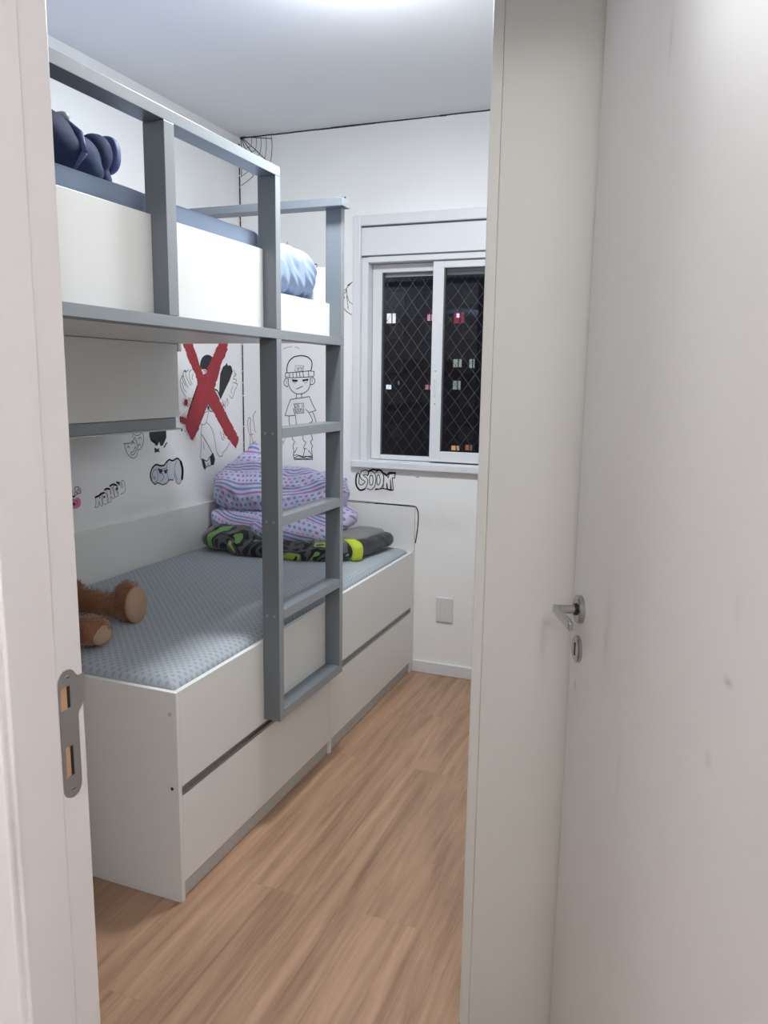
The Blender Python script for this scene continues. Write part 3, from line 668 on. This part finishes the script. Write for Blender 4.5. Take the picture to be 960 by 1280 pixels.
def night():
    YB = 62.0
    b = E_('apartment_building', (-20, YB, -30), 'dark apartment building across the street with few lit windows', 'building')
    B('wall', M['facade'], (-60, 8, YB, YB + 12, -30, 34), parent=b, bev=0)
    def lit(px0, py0, px1, py1, col, st, panes=1):
        a = at_y(px0, py0, YB); c = at_y(px1, py1, YB)
        Wm = paint('lit_window', col, .6, .25, 2.5, emit=(col, st))
        o = B('window', Wm, (a.x, c.x, YB - .05, YB - .01, c.z, a.z), parent=b, bev=0)
        if panes:
            m_ = (a.x + c.x) / 2 + .08; bm = bmesh.new(); box(bm, m_ - .04, m_ + .04, YB - .09, YB - .055, c.z, a.z); link('mullion', bm, M['facade'], o)
    lit(484, 392, 494.5, 404, (1, .95, 1), 1.0)
    lit(534.5, 393, 541, 401, (1, .45, .62), .6)
    lit(568, 391, 580, 404, (.42, .06, .10), .5)
    lit(571, 392, 575, 397, (1, .8, 1), 1.2, 0)
    lit(567, 449, 577, 459, (.62, .72, .62), .4)
    lit(587, 449, 593, 460, (.62, .72, .70), .4)
    lit(566.5, 476, 575.5, 487, (.60, .70, .60), .35)
    lit(483, 481, 489, 486.5, (.8, .9, 1), 1.1, 0)
    lit(532, 481, 539, 487, (.75, .35, .40), .5)
    lit(497.5, 476, 499, 481, (.4, .35, .35), .4, 0)
    lit(564.5, 557, 574, 563, (1, .62, .34), .5)
    lit(582, 556, 590, 563, (.55, .27, .16), .4)
    # a few rows of unlit windows
    for r_ in range(12):
        for c_ in range(7):
            x = -27 + c_ * 3.1; z = -6 + r_ * 2.7
            B('dark_window', M['pvc_shade'], (x, x + 1.2, YB - .03, YB - .005, z, z + 1.1), parent=b, bev=0)
night()
# ------------------------------------------------------------------ pen drawings on the walls
def catmull(pts, n=5):
    if len(pts) < 3: return pts
    out = []
    P = [pts[0]] + list(pts) + [pts[-1]]
    for i in range(1, len(P) - 2):
        a, b, c, d = P[i - 1], P[i], P[i + 1], P[i + 2]
        for k in range(n):
            t = k / n
            out.append(tuple(.5 * ((2 * b[j]) + (-a[j] + c[j]) * t + (2 * a[j] - 5 * b[j] + 4 * c[j] - d[j]) * t * t + (-a[j] + 3 * b[j] - 3 * c[j] + d[j]) * t ** 3) for j in (0, 1)))
    out.append(pts[-1]); return out
class Draw:
    def __init__(s, wall, ox, oy, sc):
        s.wall, s.o, s.sc = wall, (ox, oy), sc; s.bms = {}
    def pt(s, p, off):
        px, py = s.o[0] + p[0] / s.sc, s.o[1] + p[1] / s.sc
        return at_x(px, py, XL + off) if s.wall == 'L' else at_y(px, py, YF - off)
    def nrm(s): return Vector((1, 0, 0)) if s.wall == 'L' else Vector((0, -1, 0))
    def bm(s, mat):
        if mat not in s.bms: s.bms[mat] = bmesh.new()
        return s.bms[mat]
    def line(s, pts, w=.0022, mat='ink_thin', off=.0007, curve=True, closed=False):
        if closed: pts = list(pts) + [pts[0]]
        if curve: pts = catmull(pts)
        bm = s.bm(mat); Q = [s.pt(p, off) for p in pts]; n = s.nrm()
        for a, b in zip(Q, Q[1:]):
            d = b - a
            if d.length < 1e-6: continue
            t = n.cross(d).normalized() * w / 2
            vs = [bm.verts.new(p) for p in (a - t, b - t, b + t, a + t)]; bm.faces.new(vs)
        for q in Q:
            u = n.orthogonal().normalized(); v = n.cross(u)
            bm.faces.new([bm.verts.new(q + (u * math.cos(k * math.pi / 4) + v * math.sin(k * math.pi / 4)) * w / 2) for k in range(8)])
    def fill(s, pts, mat='ink', off=.0006, curve=False):
        if curve: pts = catmull(list(pts) + [pts[0]])[:-1]
        bm = s.bm(mat); vs = [bm.verts.new(s.pt(p, off)) for p in pts]
        f = bm.faces.new(vs); bmesh.ops.triangulate(bm, faces=[f])
    def oval(s, cx, cy, rx, ry, **k):
        pts = [(cx + rx * math.cos(a * math.pi / 6), cy + ry * math.sin(a * math.pi / 6)) for a in range(12)]
        if k.pop('fill', False): s.fill(pts, **k)
        else: s.line(pts, closed=True, **k)
    def done(s, name, label):
        par = wl if s.wall == 'L' else wf
        ks = list(s.bms); first = None
        for k in ks:
            bm = s.bms[k]; n = s.nrm()
            bm.normal_update()
            for f in bm.faces:
                if f.normal.dot(n) < 0: f.normal_flip()
        # one mesh, one material slot per ink
        me = bpy.data.meshes.new(name); big = bmesh.new()
        for i, k in enumerate(ks):
            tmp = bpy.data.meshes.new('t'); s.bms[k].to_mesh(tmp); n0 = len(big.faces); big.from_mesh(tmp); big.faces.ensure_lookup_table()
            for f in big.faces[n0:]: f.material_index = i
            bpy.data.meshes.remove(tmp); s.bms[k].free()
        big.to_mesh(me); big.free()
        for k in ks: me.materials.append(M[k])
        o = bpy.data.objects.new(name, me); C.objects.link(o); o.parent = par; o['label'] = label; return o
# black lines along the corner of the room
d = Draw('F', 0, 0, 1)
tl = at_y(301, 170, YF)
bm = d.bm('ink')
def strip(bm, x0, x1, z0, z1): bm.faces.new([bm.verts.new(p) for p in ((x0, YF - .0006, z0), (x1, YF - .0006, z0), (x1, YF - .0006, z1), (x0, YF - .0006, z1))])
xx = XL + .008
while xx < XR - .62:
    s_ = random.uniform(.03, .16); strip(bm, xx, xx + s_, ZC - .0095 + random.uniform(-.001, .001), ZC - .002 + random.uniform(-.001, .0005)); xx += s_ - (.0 if random.random() > .2 else .0)
zz = .90
while zz < ZC - .03:
    s_ = random.uniform(.01, .09); strip(bm, XL + .001, XL + .0085, zz, min(zz + s_, ZC - .01)); zz += s_ + random.uniform(.0, .006)
d.done('corner_line', 'hand-drawn black line along the wall edges')
# cobweb in the upper corner  (crop origin 280,120 scale 2.667)
d = Draw('F', 280, 120, 2.667)
K = (56, 136)
for e in ((158, 142), (152, 225), (128, 245), (95, 262), (58, 268)): d.line([K, ((K[0] + e[0]) / 2 + 2, (K[1] + e[1]) / 2), e], w=.004, mat='ink')
for k in (.35, .5, .65, .82, 1.0):
    pts = [(K[0] + (e[0] - K[0]) * k * q, K[1] + (e[1] - K[1]) * k * q) for e, q in (((158, 136), 1), ((168, 175), .93), ((152, 225), 1), ((125, 242), .96), ((92, 272), 1), ((58, 298), 1))]
    d.line(pts, w=.003 if k < 1 else .004)
d.done('cobweb_drawing', 'black pen cobweb in the upper corner')
# fragments behind the bunk and the two dots
d = Draw('F', 330, 240, 6.09)
d.oval(594, 43, 9, 9, fill=True); d.oval(616, 43, 7, 8, fill=True)
d.line([(172, 402), (180, 378)], mat='ink'); d.line([(375, 560), (395, 548), (404, 560)], mat='ink', w=.004); d.line([(380, 575), (392, 590), (405, 572)], mat='ink', w=.005); d.line([(372, 578), (396, 600)], mat='ink', w=.004)
d.line([(672, 686), (650, 705), (625, 738), (608, 748), (590, 748)], mat='ink', w=.0035); d.line([(582, 850), (600, 875), (630, 910), (668, 934)], mat='ink', w=.0035)
d.line([(676, 852), (650, 835), (633, 790), (630, 745)], mat='ink', w=.0028); d.line([(640, 890), (636, 840), (628, 790)], mat='ink', w=.0028); d.line([(608, 872), (606, 812)], mat='ink', w=.0022)
d.line([(590, 750), (586, 780), (600, 785), (612, 800), (606, 815), (590, 808), (588, 790)], mat='ink', w=.0028); d.line([(586, 812), (580, 850)], mat='ink', w=.0028); d.line([(612, 765), (628, 755)], mat='ink', w=.0025); d.line([(628, 740), (618, 770), (600, 785)], mat='ink', w=.002)
d.line([(640, 712), (655, 700)], mat='ink', w=.007)
d.line([(145, 1195), (175, 1183), (210, 1178)], w=.002); d.line([(235, 1178), (270, 1192)], w=.002)
d.done('doodle_drawing', 'small black pen doodles left of the window')
# boy in a knit cap  (340,430 scale 8)
d = Draw('F', 340, 430, 8)
I = dict(mat='ink', w=.0036)
d.line([(150, 285), (150, 235), (170, 175), (220, 130), (290, 117), (350, 128), (392, 165), (400, 215), (388, 268)], mat='ink', w=.0055)
d.line([(135, 290), (132, 330), (200, 338), (280, 334), (350, 332), (418, 322), (422, 275), (375, 268), (290, 278), (200, 285)], closed=True, curve=False, **I)
for a, b in (((172, 288), (178, 335)), ((208, 286), (212, 336)), ((243, 284), (248, 335)), ((275, 282), (280, 334)), ((310, 280), (316, 333)), ((365, 272), (366, 330))): d.line([a, b], **I)
d.line([(236, 215), (318, 218), (312, 270), (228, 272)], closed=True, curve=False, mat='ink', w=.0018)
d.line([(250, 232), (268, 250), (262, 262), (250, 250), (282, 232), (300, 262), (306, 232), (286, 250)], curve=False, mat='ink', w=.0018)
d.line([(163, 345), (165, 400), (185, 450), (225, 488), (270, 500), (320, 490), (362, 455), (382, 400), (382, 340)], **I)
d.line([(158, 352), (135, 345), (120, 375), (125, 410), (150, 425), (160, 415)], **I); d.line([(135, 368), (148, 378), (146, 400)], mat='ink', w=.002)
d.line([(388, 345), (410, 335), (428, 362), (420, 395), (392, 405), (384, 395)], **I); d.line([(395, 362), (408, 358), (400, 385)], mat='ink', w=.002)
d.oval(152, 428, 5, 5, fill=True); d.oval(392, 408, 5, 5, fill=True)
d.fill([(193, 352), (256, 358), (256, 376), (210, 378)]); d.fill([(302, 356), (364, 346), (364, 364), (306, 374)])
d.line([(208, 376), (222, 390), (238, 386), (244, 376)], mat='ink', w=.002); d.line([(315, 374), (330, 388), (350, 384), (354, 366)], mat='ink', w=.002)
d.line([(243, 450), (270, 438), (308, 420)], **I)
d.line([(245, 498), (243, 545)], **I); d.line([(295, 496), (298, 535)], **I)
d.line([(243, 545), (185, 556), (160, 620), (130, 715), (175, 720), (228, 712)], curve=False, **I)
d.line([(243, 545), (298, 538), (372, 525), (400, 590), (438, 665), (375, 685)], curve=False, **I)
d.line([(212, 645), (232, 710), (240, 760), (242, 812)], **I); d.line([(340, 655), (370, 690), (403, 755), (390, 785), (320, 808)], **I)
d.line([(172, 720), (170, 770), (180, 820)], **I); d.line([(408, 685), (430, 740), (443, 790)], **I); d.line([(242, 812), (300, 808), (345, 800)], **I)
# lettering on the shirt
T = dict(mat='ink', w=.0022, curve=False)
d.line([(218, 598), (316, 592), (318, 690), (240, 694), (218, 598)], **T)
d.line([(232, 652), (228, 606), (250, 604), (254, 624), (234, 630), (256, 652)], **T); d.line([(270, 606), (272, 642), (284, 654), (300, 644), (302, 602)], **T)
d.line([(262, 600), (262, 652)], **T); d.line([(228, 658), (314, 656)], **T)
d.line([(236, 690), (240, 668), (252, 688), (256, 666)], **T); d.line([(264, 688), (266, 666), (276, 680), (286, 664), (290, 686)], **T); d.line([(312, 664), (300, 670), (302, 684), (314, 684)], **T)
d.line([(203, 905), (205, 950), (225, 975), (210, 1020), (218, 1070), (212, 1115)], **I); d.line([(310, 900), (312, 960), (338, 985), (318, 1030), (325, 1060), (310, 1130)], **I)
d.line([(385, 890), (405, 950), (385, 980), (405, 1020), (396, 1050), (405, 1130)], **I); d.line([(250, 1035), (230, 1080), (216, 1090)], **I); d.line([(365, 1065), (400, 1110)], **I); d.line([(345, 1045), (318, 1050)], **I)
d.line([(215, 1115), (222, 1155), (405, 1155), (403, 1120), (310, 1125), (245, 1108)], closed=True, curve=False, **I); d.line([(225, 1140), (265, 1120), (312, 1140), (250, 1146), (225, 1140)], **I); d.line([(312, 1142), (350, 1125), (402, 1135), (350, 1146), (312, 1142)], **I)
d.line([(205, 820), (205, 905)], **I); d.line([(310, 820), (310, 900)], **I); d.line([(382, 815), (385, 890)], **I)
d.line([(135, 930), (120, 975), (105, 1010)], w=.002); d.oval(110, 980, 7, 10, w=.002)
d.done('boy_drawing', 'black line drawing of a boy in a knit cap')
# hand bones partly behind the ladder  (200,420 scale 6.4)
d = Draw('F', 200, 420, 6.4)
for pts in (((700, 690), (712, 650), (725, 670), (722, 720), (728, 780), (745, 850), (748, 900)), ((700, 690), (708, 760), (722, 800), (720, 880), (735, 940), (768, 1005)), ((768, 600), (745, 640), (752, 700), (760, 760), (768, 770)), ((745, 850), (768, 845)), ((716, 790), (750, 785)), ((722, 890), (750, 892)), ((768, 960), (752, 900))):
    d.line(pts, w=.0026)
d.done('hand_drawing', 'thin line drawing of finger bones beside the ladder')
# bubble letters under the window  (380,570 scale 4.41)
d = Draw('F', 380, 570, 4.41)
J = dict(mat='ink', w=.0045); JT = dict(mat='ink', w=.009)
d.line([(292, 98), (286, 130), (290, 165), (310, 188), (335, 182)], **JT)
d.line([(292, 98), (300, 92), (305, 110), (303, 150), (316, 160), (330, 150), (336, 140), (318, 128), (308, 108), (318, 84), (345, 78), (356, 92), (352, 106), (338, 102), (326, 106), (346, 122), (352, 140), (345, 165), (335, 182)], **J)
d.line([(350, 110), (358, 88), (375, 84), (392, 100), (396, 135), (388, 170), (368, 186), (348, 178)], **J); d.line([(368, 106), (378, 112), (380, 145), (370, 162), (362, 150), (362, 118), (368, 106)], **J)
d.line([(356, 86), (380, 74), (402, 80)], **JT)
d.line([(396, 92), (412, 78), (430, 88), (440, 120), (436, 155), (420, 180), (396, 180)], **J); d.line([(404, 108), (414, 106), (420, 140), (410, 160), (402, 150), (402, 118), (404, 108)], **J)
d.line([(404, 76), (424, 80), (436, 96)], **JT)
d.line([(440, 105), (436, 180), (456, 182), (456, 150), (462, 182), (478, 186), (476, 130), (482, 188), (492, 186), (486, 120), (500, 122), (503, 95), (470, 98), (464, 120), (450, 96), (438, 98)], curve=False, **J)
d.line([(392, 186), (436, 178), (478, 190), (490, 188)], curve=False, mat='ink', w=.006)
d.line([(440, 95), (455, 108), (470, 92), (503, 94)], curve=False, **JT)
d.line([(618, 115), (632, 117)], mat='ink', w=.003)
d.done('bubble_letters', 'black bubble lettering below the window')
# pen outline around the headboard top
d = Draw('F', 380, 570, 4.41)
d.line([(200, 247), (300, 255), (400, 262), (500, 270), (608, 280)], mat='ink', w=.0045, off=.0225); d.oval(400, 263, 7, 3, fill=True, off=.0226)
d.done('headboard_line', 'black pen line along the top of the headboard')
d = Draw('F', 380, 570, 4.41)
d.line([(605, 277), (620, 285), (630, 320), (628, 380), (622, 430), (614, 478)], mat='ink', w=.006)
d.line([(200, 240), (350, 252), (450, 262), (600, 274)], mat='ink', w=.0035)
d.done('curved_line', 'curved black pen line beside the headboard')
# ---- left wall
# crossed-out winged figure (200,420 scale 6.4)
d = Draw('L', 200, 420, 6.4)
P_ = dict(mat='ink_thin', w=.0032)
d.fill([(322, 260), (322, 215), (340, 170), (375, 150), (408, 160), (425, 185), (410, 235), (385, 265), (355, 270)], curve=True)
d.oval(357, 284, 17, 19, fill=True, mat='pvc', off=.0016); d.line([(350, 276), (365, 280), (362, 296)], mat='ink', w=.004, off=.0018)
d.fill([(532, 213), (545, 240), (557, 232), (556, 262), (572, 245), (570, 275), (582, 285), (555, 360), (530, 410), (488, 500), (472, 455), (478, 380), (482, 300), (505, 245), (525, 232)])
d.line([(436, 428), (460, 440), (486, 500)], mat='ink', w=.008)
for pts in (((200, 270), (185, 300), (200, 360), (225, 415)), ((228, 270), (205, 300), (225, 360), (248, 395)), ((250, 270), (232, 300), (240, 350), (258, 385)), ((160, 370), (172, 330), (185, 320)), ((162, 375), (170, 420), (200, 480)), ((175, 370), (190, 420), (210, 450)), ((268, 300), (258, 330), (262, 350)), ((190, 280), (180, 340), (205, 400))):
    d.line(pts, **P_)
d.oval(202, 282, 7, 7, fill=True)
for pts in (((590, 270), (600, 300), (585, 345)), ((600, 295), (610, 310), (590, 330)), ((585, 345), (612, 350), (605, 378), (622, 385)), ((580, 370), (620, 388), (600, 430)), ((600, 430), (585, 480), (572, 500), (558, 475)), ((548, 540), (535, 500), (540, 560)), ((520, 520), (522, 575), (510, 540)), ((495, 530), (510, 560), (500, 510)), ((585, 400), (570, 440), (575, 460))):
    d.line(pts, **P_)
d.fill([(378, 560), (396, 562), (394, 590), (380, 590)])
d.line([(355, 615), (385, 600), (405, 600), (440, 608)], **P_); d.line([(392, 590), (380, 650), (365, 700), (335, 710), (322, 690)], **P_)
d.line([(335, 710), (330, 780), (330, 850), (325, 960), (330, 985)], **P_); d.line([(335, 790), (360, 830), (400, 900), (418, 940)], mat='ink', w=.004); d.line([(372, 690), (400, 720), (425, 770), (440, 850), (455, 930), (480, 965), (500, 955), (500, 935)], **P_)
d.line([(500, 935), (530, 905), (560, 850)], **P_); d.line([(482, 760), (500, 830), (522, 810)], **P_); d.line([(500, 780), (512, 795), (505, 815)], **P_); d.line([(345, 850), (355, 905)], **P_); d.line([(405, 560), (400, 600), (412, 605)], **P_)
d.fill([(330, 980), (352, 985), (368, 1040), (362, 1075), (345, 1050)]); d.fill([(398, 965), (425, 932), (440, 985), (432, 1030), (408, 1035)])
d.line([(355, 992), (378, 1000), (396, 968)], mat='ink', w=.005); d.line([(362, 1060), (378, 1045), (405, 1035)], mat='ink', w=.004); d.line([(372, 1045), (385, 1018), (388, 1040)], **P_)
d.fill([(168, 735), (180, 742), (180, 760), (170, 764)])
def rag(pts, j=5):        # ragged brush edge
    out = []
    for a, b in zip(pts, pts[1:] + pts[:1]):
        L_ = math.hypot(b[0] - a[0], b[1] - a[1]); n_ = max(1, int(L_ / 12))
        for k in range(n_): out.append((a[0] + (b[0] - a[0]) * k / n_ + random.uniform(-j, j), a[1] + (b[1] - a[1]) * k / n_ + random.uniform(-j, j)))
    return out
d.fill(rag([(180, 55), (258, 55), (300, 180), (345, 300), (388, 400), (440, 440), (520, 600), (560, 680), (632, 820), (606, 900), (520, 790), (478, 700), (400, 560), (330, 480), (290, 330), (235, 200)], 4), 'red', .0010)
d.fill(rag([(472, 55), (540, 55), (538, 115), (500, 200), (480, 260), (440, 400), (400, 520), (355, 610), (318, 720), (262, 835), (205, 740), (215, 640), (270, 500), (300, 390), (380, 250), (430, 150)], 5), 'red', .0012)
d.fill(rag([(160, 640), (215, 655), (222, 700), (200, 712), (165, 690)], 5), 'red', .0013, curve=False)
d.oval(208, 530, 15, 26, fill=True, mat='red', off=.0010)
rs = random.Random(3)
for c, sp, n_ in (((208, 535), 16, 150), ((185, 670), 20, 170), ((245, 520), 20, 90), ((225, 760), 22, 110), ((262, 815), 14, 50)):
    for _ in range(n_):
        x = c[0] + rs.gauss(0, sp); y = c[1] + rs.gauss(0, sp * 1.3); r = rs.uniform(1.2, 3.0)
        d.fill([(x + r * math.cos(a * 1.2566), y + r * math.sin(a * 1.2566)) for a in range(5)], 'red', .0014)
d.done('crossed_figure_drawing', 'winged figure drawing crossed out with red paint')
# doodles on the left wall (80,520 scale 6)
d = Draw('L', 80, 520, 6)
T2 = dict(mat='ink_thin', w=.0030)
d.line([(452, 205), (460, 240), (478, 285), (505, 312), (530, 315), (548, 290), (552, 240), (545, 195), (530, 160), (520, 180), (490, 205), (452, 205)], **T2)
d.line([(476, 238), (484, 226), (492, 240)], **T2); d.line([(505, 215), (518, 195), (530, 205)], **T2); d.line([(500, 270), (520, 268), (535, 232), (540, 260), (522, 290), (505, 290), (500, 270)], **T2)
d.line([(516, 160), (518, 130), (535, 145), (565, 142), (585, 125), (597, 160), (592, 210), (575, 245), (556, 255)], **T2); d.line([(555, 170), (570, 160), (580, 172)], **T2); d.line([(556, 225), (566, 208), (572, 222)], **T2)
d.done('mask_drawing', 'two theatre masks drawn in thin pen')
d = Draw('L', 80, 520, 6)
d.fill([(640, 96), (765, 96), (768, 160), (752, 200), (740, 222), (722, 225), (715, 185), (706, 200), (700, 222), (685, 222), (678, 185), (650, 185), (640, 150)])
d.fill([(678, 235), (698, 248), (716, 240), (712, 258), (720, 272), (698, 268), (682, 278), (688, 256)]); d.fill([(745, 235), (768, 196), (776, 198), (753, 240)])
d.done('black_drawing', 'solid black dripping shape drawn under the cabinet')
d = Draw('L', 80, 520, 6)
body = [(652, 440), (665, 395), (690, 365), (720, 372), (750, 370), (765, 350), (790, 328), (815, 335), (850, 318), (875, 345), (888, 400), (885, 470), (868, 508), (845, 500), (832, 470), (800, 485), (770, 500), (740, 515), (700, 505), (670, 510), (655, 480)]
d.fill(body, 'pale', .0005, curve=True)
d.line([(655, 480), (648, 440), (662, 392), (690, 365), (720, 372), (750, 370), (765, 350), (790, 328), (815, 335), (850, 318), (875, 345), (888, 400), (885, 470)], mat='ink', w=.008)
d.line([(885, 470), (868, 508), (845, 500), (832, 460), (825, 430)], **T2); d.line([(655, 480), (680, 512), (705, 500), (740, 515), (775, 500), (785, 480), (820, 480)], mat='ink_thin', w=.005)
d.line([(665, 470), (668, 420), (688, 400), (702, 430), (700, 480), (680, 500)], **T2); d.line([(700, 390), (730, 400), (768, 390)], **T2); d.line([(735, 430), (750, 460), (725, 490)], **T2); d.line([(775, 345), (770, 400), (785, 480)], **T2); d.line([(845, 335), (828, 400), (850, 480)], **T2)
d.fill([(710, 405), (738, 412), (732, 432), (716, 430)]); d.fill([(752, 412), (775, 408), (768, 432), (756, 430)]); d.line([(706, 402), (740, 410)], mat='ink', w=.006); d.line([(750, 412), (778, 405)], mat='ink', w=.006)
d.line([(876, 345), (889, 400), (886, 470)], mat='ink', w=.016); d.line([(676, 455), (684, 465), (676, 475)], mat='ink', w=.004)
d.done('bubble_letters', 'pale blue bubble lettering with eyes')
d = Draw('L', 80, 520, 6)
for pts in (((232, 685), (240, 650), (238, 605), (262, 598), (268, 620), (275, 595), (285, 600), (290, 670), (270, 668), (262, 640), (255, 680), (232, 685)),
            ((288, 660), (285, 610), (300, 580), (322, 585), (330, 620), (325, 655), (300, 665)), ((330, 650), (318, 560), (340, 545), (352, 590), (355, 540), (370, 545), (380, 610), (360, 615), (350, 600), (352, 640), (330, 650)),
            ((378, 600), (365, 535), (392, 515), (402, 530), (385, 545), (392, 560), (400, 575), (408, 595), (385, 608), (378, 600)), ((408, 590), (400, 540), (405, 500), (425, 500), (428, 530), (440, 535), (432, 490), (448, 485), (460, 545), (450, 575), (425, 585))):
    d.line(pts, mat='ink_thin', w=.0022)
d.line([(236, 610), (262, 598), (275, 585), (300, 575)], mat='ink', w=.008); d.line([(305, 555), (320, 545), (342, 548)], mat='ink', w=.008); d.line([(345, 525), (370, 512), (392, 520)], mat='ink', w=.008); d.line([(395, 498), (410, 502), (415, 515)], mat='ink', w=.008)
d.fill([(290, 600), (298, 604), (308, 598), (312, 606), (300, 620)]); d.fill([(388, 550), (400, 530), (408, 545), (398, 558)])
d.done('bubble_letters', 'thin outlined bubble lettering in a slanting row')
d = Draw('L', 80, 520, 6)
d.line([(40, 560), (60, 555), (62, 600), (75, 605), (85, 560), (80, 540), (100, 530), (122, 545), (125, 575), (100, 585), (75, 605)], mat='ink_thin', w=.003); d.line([(85, 560), (100, 580), (105, 545), (118, 570)], mat='ink_thin', w=.003)
d.line([(48, 608), (62, 602), (78, 606)], mat='ink', w=.006)
d.fill([(40, 630), (60, 618), (80, 622), (100, 612), (122, 625), (125, 655), (115, 682), (85, 695), (50, 690), (30, 660)], 'pink', .0006, curve=True)
d.line([(60, 660), (72, 655), (82, 662), (70, 668)], mat='ink', w=.005, off=.0009); d.line([(88, 640), (100, 636), (98, 665)], mat='ink_thin', w=.002, off=.0009)
d.done('pink_drawing', 'small pink doodle with pen letters')
bpy.context.view_layer.update()
